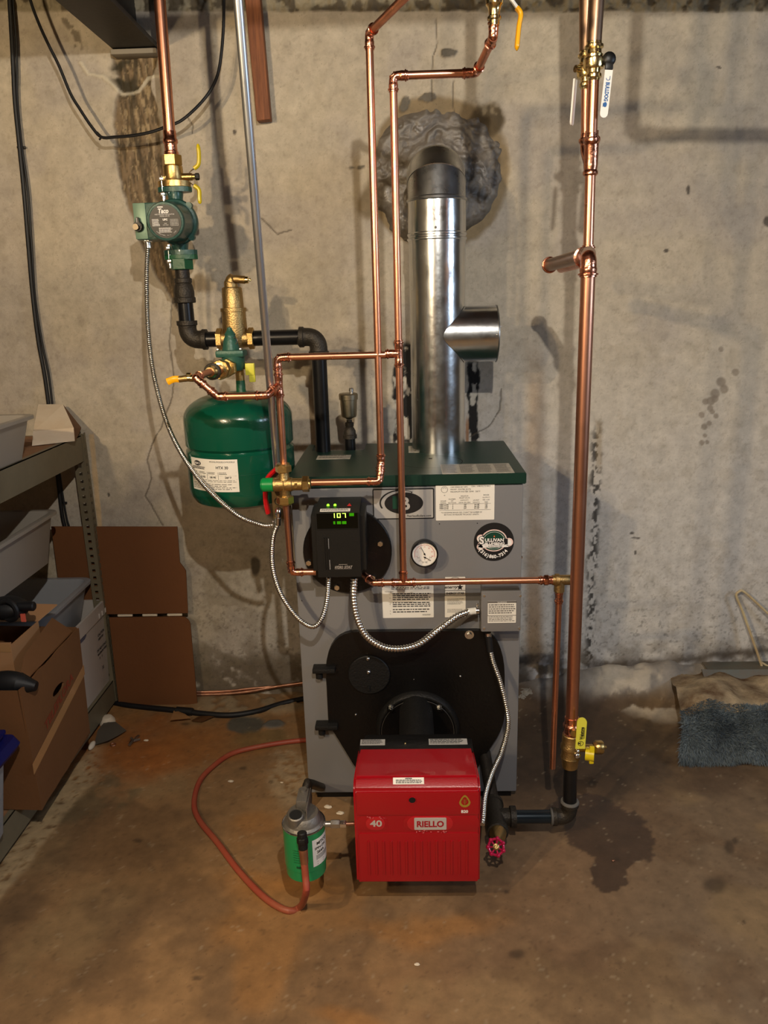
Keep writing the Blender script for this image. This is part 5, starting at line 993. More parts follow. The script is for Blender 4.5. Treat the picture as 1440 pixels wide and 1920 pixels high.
# ================================================================ AIR SEPARATOR
sp = thing('air_separator', 'tall brass air separator with a side vent cap on the black iron pipe', 'air separator', (xsep, YL, zel))
zs = [at(440, y, YL).z for y in (579, 573, 537)]
obj('lower_body', M().lathe((xsep, YL, zel - .026), Z_, [(0, .012), (.004, .026), (.02, .033), (.045, .034), (zs[0] - zel + .02, .0325)], 36).lathe((xsep, YL, zel), X_, [(-.048, .024), (-.03, .024), (0, .028), (.03, .024), (.048, .024)], 28), DBRASS, sp)
obj('hex_end', M().hexnut((xsep - .052, YL, zel), (xsep - .036, YL, zel), .0295), BRASS, sp); obj('hex_end', M().hexnut((xsep + .036, YL, zel), (xsep + .052, YL, zel), .0295), BRASS, sp)
obj('upper_body', M().lathe((xsep, YL, zs[0] - .008), Z_, [(0, .0325), (.001, .0355), (.010, .0355), (.011, .029), (zs[2] - zs[0] + .002, .0275), (zs[2] - zs[0] + .006, .025), (zs[2] - zs[0] + .008, .0)], 36), DBRASS, sp)
zc2 = at(450, 523, YL).z; obj('vent_elbow', M().sweep(smooth([(xsep - .002, YL, zs[2] - .002), (xsep - .001, YL, zs[2] + .012), (xsep + .008, YL, zc2), (xsep + .038, YL, zc2 - .003)], 5), [.0185] * 5 + [.0165] * 5 + [.0105] * 6, 20), DBRASS, sp)
obj('vent_cap', M().cyl((xsep + .034, YL, zc2 - .003), (xsep + .047, YL, zc2 - .003), .0095, 18).cyl((xsep + .047, YL, zc2 - .003), (xsep + .052, YL, zc2 - .003), .003, 10).cyl((xsep + .051, YL, zc2 - .003), (xsep + .054, YL, zc2 - .003), .004, 10), YBRASS, sp)
# ================================================================ FLOAT AIR VENT on the boiler
xa_ = at(657, 845, -.235).x; ya_ = -.235
av = thing('float_air_vent', 'grey brass float air vent on a short black nipple behind the lid', 'air vent', (xa_, ya_, .90)); zA = [at(657, y, ya_).z for y in (819, 812, 795, 784, 783, 748, 738)]
obj('nipple', M().cyl((xa_, ya_, .895), (xa_, ya_, zA[0] + .004), .0155, 24), BPIPE, av)
obj('reducer', M().lathe((xa_, ya_, zA[0] - .004), Z_, [(0, .0205), (.010, .0205), (.012, .0180), (.022, .0175), (.030, .013), (.033, .0105), (.037, .0125), (.046, .0125), (.048, .008), (.054, .008)], 28), IRONF, av)
obj('chamber', M().lathe((xa_, ya_, zA[3] - .002), Z_, [(0, .0), (.0, .008), (.003, .012), (.006, .0205), (.010, .0225), (zA[5] - zA[3], .0245), (zA[5] - zA[3] + .001, .027), (zA[6] - zA[3], .0275), (zA[6] - zA[3] + .003, .025), (zA[6] - zA[3] + .0035, 0)], 36), mat('vent_brass', (.34, .29, .20, 1), .38, 1, bump=.2, bscale=150), av)
obj('vent_cap', M().lathe((xa_ + .009, ya_, zA[6]), Z_, [(0, .005), (.006, .005), (.0065, .0066), (.014, .0066), (.016, .005), (.016, 0)], 16), STEEL, av)
# ================================================================ RETURN LINE at right
YR = -.77; xR = .390; r1 = .0150
zE = at(1070, 1522, YR).z; zc1_ = at(1072, 1368, YR).z; zb_ = at(1103, 500, YR).z
rr = thing('copper_riser', 'thick copper riser right of the boiler dropping to the yellow-handled valve', 'pipe', (xR, YR, .3))
jz = at(1103, 498, YR).z; xu_ = .383
obj('pipe', M().cyl((xR, YR, zc1_), (xu_, YR, jz - .02), r1, 28), COPPERR, rr)
ez = at(1102, 478, YR).z; st0 = Vector((xu_, YR, ez + .002)); st1 = at(1030, 497, -.47)
obj('elbow', elbow(M(), (xu_, YR, 0), (xu_, YR, ez - .002), st1 + Vector((0, 0, -.002)), r1, .022, 1.3), COPPERF, rr)
obj('stub_pipe', M().cyl(st0, st1, r1, 28), mat('aged_copper', (.46, .30, .20, 1), .38, 1, var=.4, vscale=12), rr)
obj('stub_ring', M().torus(st1 + (st1 - st0).normalized() * -.004, st1 - st0, r1 * 1.12, .003, 32, 8).torus(st1, st1 - st0, r1 * 1.02, .003, 32, 8), COPPERF, rr)
obj('coupling', M().lathe((xR, YR, zc1_ - .022), Z_, [(0, .0165), (.004, .018), (.012, .019), (.014, .0165), (.026, .017), (.030, .0205), (.036, .0205), (.040, .017), (.056, .0168)], 28), COPPERF, rr)
# smaller return that joins behind, with the two ceiling pipes and valves
up = thing('copper_return', 'slimmer copper pipe rising from the tee stub to the white-handled valves', 'pipe', (.38, YR + .06, ez))
Y3 = -.715; x_u = lambda py: at(np.interp(py, [470, 330], [1103, 1108]), py, Y3)
u0, u1, u2 = at(1103, 466, Y3), at(1107, 322, Y3), at(1109, 268, Y3)
s_low = at(1052, 503, -.50); obj('pipe', M().cyl(u0 + Vector((0, 0, -.01)), u1, .0108, 24), COPPER, up)
obj('elbow', elbow(M(), u1, u0 + Vector((0, 0, -.026)), s_low, .0108, .02, 1.2), COPPERF, up); obj('pipe', M().cyl(u0 + Vector((0, 0, -.026)), s_low, .0108, 20), COPPER, up)
obj('wye_fitting', M().lathe(u1 + Vector((0, 0, -.008)), (u2 - u1), [(0, .0128), (.003, .0155), (.008, .0155), (.011, .0135), (.018, .0145), (.06, .0150), (.066, .0175), (.072, .0175), (.076, .0138), (.085, .0135)], 24).sweep(smooth([at(1099, 262, Y3 + .035), at(1099, 282, Y3 + .032), at(1105, 306, Y3 + .012)], 6), .0118, 18), COPPERF, up)
def upper(label, px0, px1, px2, dy, valve_y, vlabel, side, top_r=.0145, hx=0):
    Yq = Y3 + dy; t = thing('copper_pipe', label, 'pipe', at(px0, 262, Yq)); a = at(px0, 266, Yq); zv = at(px1, valve_y, Yq); b = at(px1, valve_y + 28, Yq); topa = at(px1 + 1, valve_y - 45, Yq); topb = at(px2, -30, Yq); topb = topa + (topb - topa) * ((2.355 - topa.z) / (topb.z - topa.z))
    obj('pipe', M().cyl(a, b, .0108, 24), COPPER, t); obj('pipe', M().cyl(topa, topb, top_r, 24), MATS['aged_copper'], t)
    obj('coupling', M().lathe(a + Vector((0, 0, -.004)), Z_, [(0, .0125), (.004, .0155), (.009, .0155), (.012, .0122), (.02, .0118)], 22), COPPERF, t)
    v = thing('ball_valve', vlabel, 'valve', zv); d = (topa - b).normalized(); L = (topa - b).length
    obj('body', M().lathe(b, d, [(0, .0112), (.004, .0125), (.006, .0155), (.011, .0155), (.014, .0125), (L * .30, .0135), (L * .31, .019), (L * .36, .0205), (L * .56, .0205), (L * .60, .0175), (L * .66, .0180), (L * .70, .0150), (L * .80, .0145), (L * .84, .0185), (L * .91, .0185), (L * .94, .0150), (L, .0150)], 28), YBRASS, v)
    hp = b + d * L * .50; sd = Vector((side, -.55, 0)).normalized()
    obj('stem', M().cyl(hp, hp + sd * .030, .007, 14), YBRASS, v); 
    h0 = hp + sd * .030
    if side > 0: obj('stem_nut', M().sphere(h0, .0135, (1, .6, 1)).box(h0 + Vector((-.008, -.006, -.02)), h0 + Vector((.008, .002, -.006)), .003), BLKP, v)
    k = h0 + Vector((hx, -.002, -.020)); k2 = k + Vector((-.006 if side > 0 else -.004, 0, -.078))
    dn = (k2 - k).normalized(); sd2 = Vector((1, 0, 0)) if side > 0 else Vector((.5, .86, 0)); wv = (sd2 - dn * sd2.dot(dn)).normalized(); th = wv.cross(dn).normalized() * .0035; hw = .0078
    P_ = [k - wv * hw, k + wv * hw] + [k2 + wv * hw * math.cos(math.radians(q)) + dn * hw * math.sin(math.radians(q)) for q in range(0, 181, 30)]
    g_ = obj('grip', M().prism([p_ - th * .5 for p_ in P_], th), WHT, v)
    return v, k, k2, wv, dn, th
v_, k, k2, wv, dn, th = upper('copper pipe carrying the front white-handled valve, right of the pair', 1109, 1113, 1121, -.012, 124, 'front brass ball valve with a white lever lettered in blue', 1)
tn = th.normalized(); tn = tn if tn.y < 0 else -tn
Pn = Print(lambda u, v: k + dn * (.012 + u) + wv * v + tn * .0026); Pn.t('BULLDOG', .010, -.0030, .0105, 'LEFT', .034, .0004).ring(.003, 0, .004, .0010, -100, 100, 12).disc(.050, .0, .0045, .0035).r(.047, -.0045, .054, -.003).fine(-.001, .004, .006, .002, 1, .6, .1).done('lettering', INKB, v_)
upper('copper pipe of the rear white-handled valve, left of the pair', 1099, 1100, 1101, .035, 140, 'rear brass ball valve whose plain white lever shows at the left', -1, .0160)
# valve, nipple, elbow at the floor
wv_ = thing('drain_valve', 'brass purge valve low on the thick riser with yellow lever and cap', 'valve', (xR, YR, .25))
zd0, zd1 = at(1072, 1378, YR).z, at(1072, 1440, YR).z
obj('body', M().lathe((xR, YR, zd0 + .004), -Z_, [(0, .018), (.003, .021), (.028, .022), (.032, .0245), (.04, .0245), (.043, .0215), (.060, .0225), (.064, .0240), (.070, .0215), (zd0 - zd1, .019)], 28), DBRASS, wv_)
ya = YR - .034; la, lb2 = at(1091, 1346, ya), at(1087, 1402, ya)
obj('stem', M().cyl((xR, YR, la.z - .045), (xR, YR - .03, la.z - .045), .009, 16), BRASS, wv_)
dn = (lb2 - la).normalized(); wv2 = Vector((1, 0, 0)); P_ = [lb2 - wv2 * .0115, lb2 + wv2 * .0115] + [la + wv2 * .0115 * math.cos(math.radians(q)) - dn * (.0115 * math.sin(math.radians(q)) - .010) for q in range(0, 181, 22)]
gp = obj('lever', M().prism(P_, (0, -.005, 0)), YELP, wv_)
up_ = -dn; Pn = Print(lambda u, v: lb2 + up_ * (.006 + u) - wv2 * v + Vector((0, -.0055, 0))); Pn.ring(.009, 0, .0068, .0012, 0, 360, 24).r(.004, -.0008, .014, .0008).disc(.009, .0035, .0025, .002).t('Webstone', .019, -.0055, .0125, 'LEFT', .034, .0005).fine(.022, -.0065, .052, -.0082, 1, .8, .1).done('lettering', INK, gp)
lk = at(1082, 1416, ya + .01); obj('lever_bolt', M().sphere(lk, .0085).sphere(lk + Vector((.0, -.004, .014)), .005), CHR, wv_)
pz_ = at(1100, 1402, YR - .01).z; pxx = xR + .02
obj('side_port', M().cyl((xR + .01, YR - .005, pz_ - .004), (at(1118, 1400, YR).x, YR - .005, pz_ - .004), .0095, 18), BRASS, wv_)
xh = at(1106, 1402, YR - .02).x; obj('side_handle', M().cyl((xh - .010, YR - .02, pz_ - .010), (xh + .010, YR - .026, pz_ - .010), .016, 20).box((xh - .003, YR - .034, pz_ - .030), (xh + .008, YR - .026, pz_ + .016), .002), YEL, wv_)
obj('hose_cap', M().lathe((xh + .012, YR - .005, pz_ - .002), X_, [(0, .012), (.004, .0155), (.007, .0170), (.020, .0170), (.024, .0145), (.024, .004), (.032, .003), (.032, 0)], 12), BRASS, wv_)
rl = thing('black_return_line', 'black iron return pipe, elbow and tee on the floor beside the burner', 'pipe', (xR, YR, 0))
zE = .075; obj('pipe', M().cyl((xR + .002, YR, zd1 + .006), (xR + .004, YR, zE + .03), .0168, 24), BPIPE, rl)
XT = at(934, 1540, YR - .06).x
iron_elbow(rl, (xR + .004, YR, 1), (xR + .004, YR, zE), (XT, YR, zE), .0168, .042)
obj('joint_compound', M().torus((xR + .004, YR, zE + .043), Z_, .0185, .0050, 24, 8).torus((xR - .040, YR, zE), X_, .0180, .0040, 24, 8), mat('pipe_dope', S(92, 90, 86), .6, bump=.6, bscale=90), rl)
obj('pipe', M().cyl((xR - .03, YR, zE), (XT + .05, YR, zE), .0168, 24), mat('blue_black_pipe', S(48, 58, 66), .22, .7), rl)
ybk, yfr = -.60, YR - .07
obj('iron_tee', M().cyl((XT, YR + .055, zE + .004), (XT, YR - .055, zE), .0225, 28, bev=.002).lathe((XT, YR, zE), X_, [(0, .0215), (.036, .0215), (.038, .027), (.052, .027), (.053, .0168)], 28).lathe((XT, YR - .045, zE), (0, -1, 0), [(0, .027), (.014, .027), (.016, .023), (.02, .0225)], 28).lathe((XT, YR + .045, zE), (0, 1, 0), [(0, .027), (.012, .027), (.013, .0168)], 28), IRONF, rl)
obj('pipe', M().cyl((XT, YR + .05, zE + .003), (XT - .012, -.58, .16), .0168, 24), IRON, rl)
dvv = thing('drain_cock', 'brass boiler drain cock with a bright pink-red cast handwheel', 'valve', (XT, YR - .1, .09))
wc = at(930, 1588, YR - .135); ac = Vector((XT, YR - .06, zE + .002)); ad = (wc - ac).normalized()
obj('body', M().sweep([ac, ac + ad * .02, ac + ad * .035, ac + ad * .05, wc], [.021, .020, .012, .008, .005], 20), DBRASS, dvv)
ad2 = Vector((.0, -.80, .60)); hw_ = M(); uu = ad2.cross(X_).normalized(); Rw = .0175; hw_.torus(wc, ad2, Rw, .0032, 42, 8)
for k in range(7):
    a = 2 * math.pi * (k + .5) / 7; d = X_ * math.cos(a) + uu * math.sin(a); hw_.sphere(wc + d * (Rw + .0015), .0052, (1, 1, 1), 12)
    hw_.cyl(wc, wc + d * Rw, .0022, 8)
hw_.cyl(wc - ad2 * .002, wc + ad2 * .003, .0075, 18); obj('handwheel', hw_, MAG, dvv)
obj('wheel_screw', M().lathe(wc, ad2, [(0, .0075), (.004, .0075), (.005, .0045), (.009, .004), (.009, 0)], 16), BRASS, dvv)
# ================================================================ OIL FILTER and hose
fy = -1.0; fxc = at(573, 1600, fy).x; zt_ = at(573, 1567, fy - .0465).z; zb_ = at(573, 1656, fy - .043).z
of = thing('oil_filter', 'bright green oil filter canister hanging under a grey cast head', 'filter', (fxc, fy, zb_))
obj('canister', M().lathe((fxc, fy, zb_), Z_, [(0, 0), (0, .040), (.004, .0445), (.028, .0450), (.029, .0465), (zt_ - zb_, .0465), (zt_ - zb_, 0)], 56), FILTG, of)
obj('rim', M().torus((fxc, fy, zt_), Z_, .0465, .002, 56, 8), CHR, of)
obj('head', M().lathe((fxc, fy, zt_ - .001), Z_, [(0, .0455), (.004, .0440), (.007, .040), (.020, .037), (.026, .033), (.027, 0)], 48), CASTA, of)
hp = Vector((fxc - .012, fy - .018, zt_ + .012)); obj('open_port', M().lathe(hp, (0, -.25, 1), [(0, .019), (.024, .017), (.026, .0145), (.021, .0135), (.021, 0)], 28), CASTA, of)
obj('port_hole', M().cyl(hp + Vector((0, -.006, .0225)), hp + Vector((0, -.0066, .0245)), .0125, 24), SLOT, of)
obj('mounting_bracket', M().box((fxc - .014, fy - .004, zt_ + .024), (fxc + .010, fy + .045, zt_ + .055), .003).box((fxc + .010, fy - .025, zt_ + .002), (fxc + .013, fy + .052, zt_ + .050), .001), CASTA, of)
obj('bracket_screw', M().cyl((fxc - .002, fy + .034, zt_ + .055), (fxc - .002, fy + .034, zt_ + .060), .008, 18), CASTA, of)
def on_can(a, z, off=.0006): return Vector((fxc + (.0465 + off) * math.sin(a), fy - (.0465 + off) * math.cos(a), z))
lm = M(); G = [[lm.b.verts.new(on_can(.50 + .09 * i, zb_ + .040 + .068 * j)) for j in range(2)] for i in range(13)]
for A, B in zip(G, G[1:]): lm.b.faces.new((A[0], B[0], B[1], A[1]))
lbl = obj('white_label', lm, PAPER, of, flip=False); Pn = Print(lambda u, v: on_can(.50 + u / .0465, zb_ + .040 + v, .0012))
Pn.t('MITCO', .010, .053, .010, 'LEFT', None, .0003).t('SPIN-ON', .005, .042, .0080, 'LEFT', None, .0002).t('264A', .010, .031, .0095, 'LEFT', None, .0003).fine(.008, .027, .045, .015, 4, .4, .2).r(.010, .004, .03, .0048).r(.010, .010, .03, .0108).done('lettering', INK, lbl)
Pn = Print(lambda u, v: on_can(u / .0465, zb_ + v, .0010)); Pn.fine(-.020, .086, .018, .05, 6, .18, .6).fine(-.014, .046, .012, .038, 1, .7, .3).done('fine_print', mat('ink_green', S(10, 70, 40), .5), of)
ze = at(577, 1476, -.86).z; xe_ = at(577, 1476, -.86).x
obj('iron_elbow', M().sweep(smooth([(fxc + .001, fy + .040, zt_ + .045), (fxc + .003, fy + .07, zt_ + .052), (xe_, -.895, ze - .012), (xe_, -.875, ze), (xe_, -.84, ze - .005), (xe_, -.62, .06)], 6), [.0085] * 11 + [.0115] * 2 + [.0135] * 4 + [.0115] * 14, 18), IRONF, of)
f0 = at(612, 1545, fy); obj('outlet_fitting', M().cyl((fxc + .042, fy, f0.z), (fxc + .062, fy, f0.z), .0065, 16).hexnut((fxc + .060, fy, f0.z), (fxc + .080, fy, f0.z), .0095), STEEL, of)
obj('flare_nut', M().hexnut((fxc + .080, fy, f0.z), (fxc + .094, fy, f0.z), .0080), CHR, of); obj('fuel_line', M().cyl((fxc + .09, fy, f0.z), (bx0b + .02, fy + .01, f0.z - .006), .0042, 12), TUBEC, of)
hs0 = at(566, 1560, fy - .056); hs1 = at(569, 1600, fy - .064)
obj('hose_fitting', M().cyl(hs0, hs0.lerp(hs1, .8), .0105, 18, bev=.002).hexnut(hs0.lerp(hs1, .25), hs0.lerp(hs1, .55), .0125), BLKC, of)
ol = thing('fuel_hose', 'reddish rubber fuel hose looping across the floor from filter to boiler', 'hose', hs1)
obj('ferrule', M().cyl(hs0.lerp(hs1, .78), at(571, 1618, fy - .066), .0100, 18, r2=.0085), TUBEC, ol)
g = lambda px, py, z=.0078: atz(px, py, z)
obj('hose', M().sweep(resample(smooth([at(570, 1612, fy - .066), at(573, 1645, fy - .070), at(574, 1672, fy - .078), g(563, 1700), g(538, 1707), g(495, 1682), g(447, 1632), g(408, 1580), g(374, 1538), g(364, 1505), g(376, 1462), g(408, 1430), g(440, 1411), g(490, 1399), g(540, 1391), g(590, 1386)], 8), 120), .0078, 12), HOSER, ol)
# ================================================================ SHELVING
XS = -1.03; xr_ = -1.47; yend = -1.75
sh = thing('metal_shelf_unit', 'beige slotted-angle shelf unit standing against the wall at left', 'shelf', (-1.25, -.9, 0))
def post(x, y, sx, h=.962):
    m = M(); n = int(h / .0254)
    for w_, ax_ in ((.034, 0), (.030, 1)):
        def bxx(u0, u1, z0, z1):
            if ax_ == 0: m.box((x, y - .001, z0), (x + sx * u1, y + .001, z1)) if u0 == 0 else m.box((x + sx * u0, y - .001, z0), (x + sx * u1, y + .001, z1))
            else: m.box((x - .001, y + u0, z0), (x + .001, y + u1, z1))
        bxx(0, w_ * .34, 0, h); bxx(w_ * .66, w_, 0, h)
        for k in range(n): bxx(w_ * .34, w_ * .66, k * .0254, k * .0254 + .0155)
    return m
for x, y, sx in ((XS, -.062, -1), (xr_, -.062, 1)): obj('slotted_post', post(x, y, sx), SHELFM, sh)
for z0, z1 in ((.875, .957), (.022, .100)):
    m = M(); m.box((XS - .003, yend, z0), (XS - .001, -.040, z1)).box((XS - .016, yend, z1 - .003), (XS - .001, -.040, z1)).box((XS - .012, yend, z0), (XS - .001, -.040, z0 + .003)); obj('beam', m, SHELFM, sh)
    obj('end_beam', M().box((xr_, -.042, z0), (XS - .035, -.040, z1)), SHELFM, sh); obj('shelf_board', M().box((xr_, yend, z1 - .014), (XS - .016, -.044, z1 - .002)), PBOARD, sh)
def open_bin(root, x0, x1, y0, y1, z0, z1, tp=.02, t=.003, rim=.014, ma=PLAST, rad=.02, lip=.008, nm='tub'):
    """rounded open tub: x1/y1 are the rim's near-right and back limits"""
    def ring(ix, z, rr):
        out = []
        for cx, cy, a0 in ((x1 - ix - rr, y1 - ix - rr, 0), (x0 + ix + rr, y1 - ix - rr, 90), (x0 + ix + rr, y0 + ix + rr, 180), (x1 - ix - rr, y0 + ix + rr, 270)):
            for k in range(5): a = math.radians(a0 + 22.5 * k); out.append((cx + rr * math.cos(a), cy + rr * math.sin(a), z))
        return out
    m = M(); lv_ = [(rim + tp, z0, rad * .8), (rim, z1 - .012, rad), (0, z1 - lip - .002, rad * 1.4), (0, z1 - .001, rad * 1.4), (.003, z1, rad * 1.3), (rim + t, z1 - .001, rad), (rim + tp + t, z0 + t, rad * .8)]
    R_ = [[m.b.verts.new(v) for v in ring(*q)] for q in lv_]
    for A, B in zip(R_, R_[1:]):
        for i in range(len(A)): j = (i + 1) % len(A); m.b.faces.new((A[i], A[j], B[j], B[i]))
    m.b.faces.new(R_[0][::-1]); m.b.faces.new(R_[-1]); return obj(nm, m, ma, root)
a = thing('plastic_tub', 'large milky plastic tub on top of the shelf beside the white box', 'tub', (-1.2, -.7, .957)); open_bin(a, -1.46, -1.000, -1.05, -.392, .958, 1.074, .022)
cvx = thing('white_cardboard_tray', 'flat white cardboard box standing open on top of the shelf', 'box', (-1.12, -.1, .957))
p0, p1 = atz(60, 836, .9585), atz(140, 827, .9585); q0_, q1_ = at(62, 809, p0.y + .006), at(138, 802, p1.y + .006); r0, r1_ = at(72, 758, -.035), at(118, 758, -.035)
obj('front_panel', M().prism([p0, p1, q1_, q0_], (0, .0015, 0)), WCARD, cvx); obj('lid_panel', M().prism([q0_, q1_, r1_, r0], (0, 0, -.0015)), WCARD, cvx)
obj('side_flap', M().prism([q1_, r1_, at(152, 801, -.05), at(151, 806, -.055)], (0, .001, -.0012)), CARD, cvx); obj('side_panel', M().prism([p1 + Vector((0, .003, 0)), q1_ + Vector((0, .003, -.002)), at(152, 803, -.052), at(148, 815, -.05)], (-.0015, 0, 0)), CARD, cvx)
# nested tubs and crate on the lower shelf
zb2 = .101; B3 = atz(200, 1283, zb2); xr3, yb3 = B3.x + .013, -.046
cr = thing('white_crate', 'white plastic crate with black print and a hand hole on the bottom shelf', 'crate', (-1.2, -.2, zb2))
open_bin(cr, -1.44, xr3, -.425, yb3, zb2, .395, .010, .004, .004, PLASTW, .008, .045, 'crate_body')
side = lambda u, v: Vector((xr3 - .0125 + .030 * 0 + v * .0 + .0, yb3 - .26 + u, v))
def on_crate(u, v): t = (v - zb2) / (.395 - zb2); return Vector((xr3 - .004 - .010 * (1 - t) + .0008, u, v))
h0, h1 = atx(160, 1180, xr3 - .005), atx(138, 1212, xr3 - .005)
obj('hand_hole', M().prism([on_crate(h0.y - .012, h0.z - .028), on_crate(h0.y, h0.z - .022), on_crate(h0.y, h0.z), on_crate(h1.y + .01, h0.z), on_crate(h1.y, h0.z - .008), on_crate(h1.y, h0.z - .028)], (.0006, 0, 0)), mat('hole_grey', S(84, 84, 100), .6), cr)
for k in range(4): p = atx(187 + 6 * k, 1160 - 1 * k, xr3); obj('rim_rib', M().box((xr3 - .003, p.y - .004, .352), (xr3 + .003, p.y + .002, .368), .001), PLASTW, cr)
Pn = Print(lambda u, v: on_crate(yb3 - .10 + u, v + .0) + Vector((.0008, 0, 0)))
for (t_, u, v, s_) in (('CAUTION', .020, .292, .012), ('KEEP DRY', .022, .278, .010), ('DO NOT STACK OVER', .004, .243, .011), ('MAXIMUM WEIGHT', .006, .229, .010), ('F    F', .018, .212, .011), ('22', .032, .170, .014)): Pn.t(t_, u, v, s_, 'LEFT', None, .0004)
Pn.done('lettering', INK, cr)
tb_ = thing('plastic_tub', 'wide clear plastic tub nested in the white crate on the bottom shelf', 'tub', (-1.2, -.3, .12)); open_bin(tb_, -1.45, -1.052, -.400, -.052, .33, .478, .030, .003, .014, PLASTB, .03)
tb2 = thing('plastic_tub', 'milky plastic tub stacked highest under the top shelf', 'tub', (-1.2, -.5, .4)); open_bin(tb2, -1.46, -1.062, -.90, -.212, .600, .757, .022, .003, .014, PLAST, .02)
# cardboard carton hanging over the shelf edge, what shows inside it
def outline_plate(name, outer, holes, mp, th, ma, parent):
    c = bpy.data.curves.new('o', 'CURVE'); c.dimensions = '2D'; c.fill_mode = 'BOTH'; c.extrude = th / 2
    for P_ in [outer] + holes:
        s = c.splines.new('POLY'); s.points.add(len(P_) - 1); s.use_cyclic_u = True
        for q, p in zip(s.points, P_): q.co = (p[0], p[1], 0, 1)
    o = bpy.data.objects.new('o', c); me = bpy.data.meshes.new_from_object(o); bpy.data.objects.remove(o); bpy.data.curves.remove(c)
    m = M(); m.mesh(me)
    for v in m.b.verts: v.co = mp(v.co.x, v.co.y, v.co.z)
    bmesh.ops.remove_doubles(m.b, verts=m.b.verts, dist=1e-5); return obj(name, m, ma, parent)
xc = -.957; cb = thing('cardboard_carton', 'open brown cardboard carton with a hand hole leaning over the bottom shelf edge', 'box', (-1.15, -.6, .1))
ya0, ya1 = -.785, -.432
hole = [(ya0 + .188 + .034 * math.cos(q), .355 + .0 + .0125 * math.sin(q)) for q in [2 * math.pi * k / 20 for k in range(20)]]
tilt = lambda y, z, w: Vector((xc + w + (z - .28) * .02, y, z))
random.seed(3); top = [(ya0 + (ya1 - ya0) * (1 - k / 10), .452 + .010 * (1 - k / 10) + random.uniform(-.003, .003)) for k in range(11)]; bot = [(ya0 + .02 + (ya1 - ya0 - .03) * k / 8, .100 + .030 * (k / 8) + random.uniform(-.003, .003)) for k in range(9)]
outline_plate('side_panel', bot + top, [hole], tilt, .005, CARD, cb)
obj('front_panel', M().prism([(xc - .002, ya0, .452), (xc - .002, ya0 + .02, .100), (-1.32, ya0 + .02, .112), (-1.32, ya0, .455)], (0, .004, 0)), CARD, cb); obj('bottom_panel', M().prism([(xc - .005, ya0 + .02, .104), (xc - .005, ya1 - .01, .118), (-1.32, ya1 - .01, .118), (-1.32, ya0 + .02, .106)], (0, 0, .004)), CARD, cb)
obj('back_panel', M().prism([(xc - .002, ya1, .462), (xc - .002, ya1 - .01, .124), (-1.32, ya1 - .01, .124), (-1.32, ya1, .475)], (0, .004, 0)), CARD, cb)
obj('inner_flap', M().prism([(xc - .008, ya0 + .02, .448), (xc - .008, ya1 - .01, .455), (xc - .050, ya1 - .03, .505), (xc - .045, ya0 + .14, .480)], (-.002, 0, .002)), CARD, cb)
tm_ = M(); tm_.prism([tilt(ya0 + .005, .215, .0032), tilt(ya0 + .005, .245, .0032), tilt(ya1, .345, .0032), tilt(ya1, .315, .0032)], (.0006, 0, 0)); obj('packing_tape', tm_, mat('packing_tape', S(170, 128, 84), .22, coat=.4), cb)
Pn = Print(lambda u, v: tilt(ya0 + .09 + u, .286 + v + u * .28, .0036)); Pn.t('TELEFLORA', 0, 0, .034, 'LEFT', .19, .001).done('lettering', mat('carton_ink', S(134, 58, 34), .7), cb)
ibx = thing('cardboard_box', 'smaller pale cardboard box standing inside the open carton', 'box', (-1.17, -.60, .2)); xi1 = -1.03
obj('front_panel', M().box((-1.31, -.655, .12), (xi1, -.651, .520)), mat('cardboard_pale', S(168, 124, 84), .75, bump=.15, bscale=100), ibx); obj('side_panel', M().box((xi1 - .004, -.651, .12), (xi1, -.50, .512)), MATS['cardboard_pale'], ibx); obj('back_flap', M().prism([(-1.31, -.50, .512), (xi1, -.50, .512), (xi1 + .03, -.44, .535), (-1.31, -.44, .55)], (0, 0, .003)), MATS['cardboard_pale'], ibx)
obj('packing_tape', M().box((-1.31, -.6562, .495), (xi1 - .002, -.6552, .518)), MATS['packing_tape'], ibx); obj('fold_line', M().box((-1.31, -.6565, .408), (xi1, -.6550, .411)), CARDE, ibx)
bag = thing('black_hand_tool', 'black tool with a stub handle poking out of the cardboard box', 'tool', (-1.17, -.57, .52)); tp_ = at(14, 1140, -.57)
obj('head', M().sphere(tp_, .045, (1.3, .9, .7), 20).torus(tp_ + Vector((.02, -.03, .005)), (.3, 1, 0), .026, .007), RUB, bag); obj('handle', M().cyl(tp_ + Vector((.03, -.02, .012)), tp_ + Vector((.085, -.02, .012)), .0125, 16, bev=.003), RUB, bag); obj('tag', M().box(tp_ + Vector((.050, -.034, -.026)), tp_ + Vector((.062, -.030, -.004))), mat('tag_orange', S(200, 90, 70), .5), bag)
bg2 = at(14, 1282, -.745); bm_ = M().sphere(bg2, .045, (1.35, .6, .75), 24).sweep([bg2 + Vector((.03, 0, .0)), bg2 + Vector((.072, 0, -.008))], [.028, .012], 14); tag(obj('black_pouch', bm_, RUB), 'rounded black pouch lying at the front inside the open carton', 'pouch')
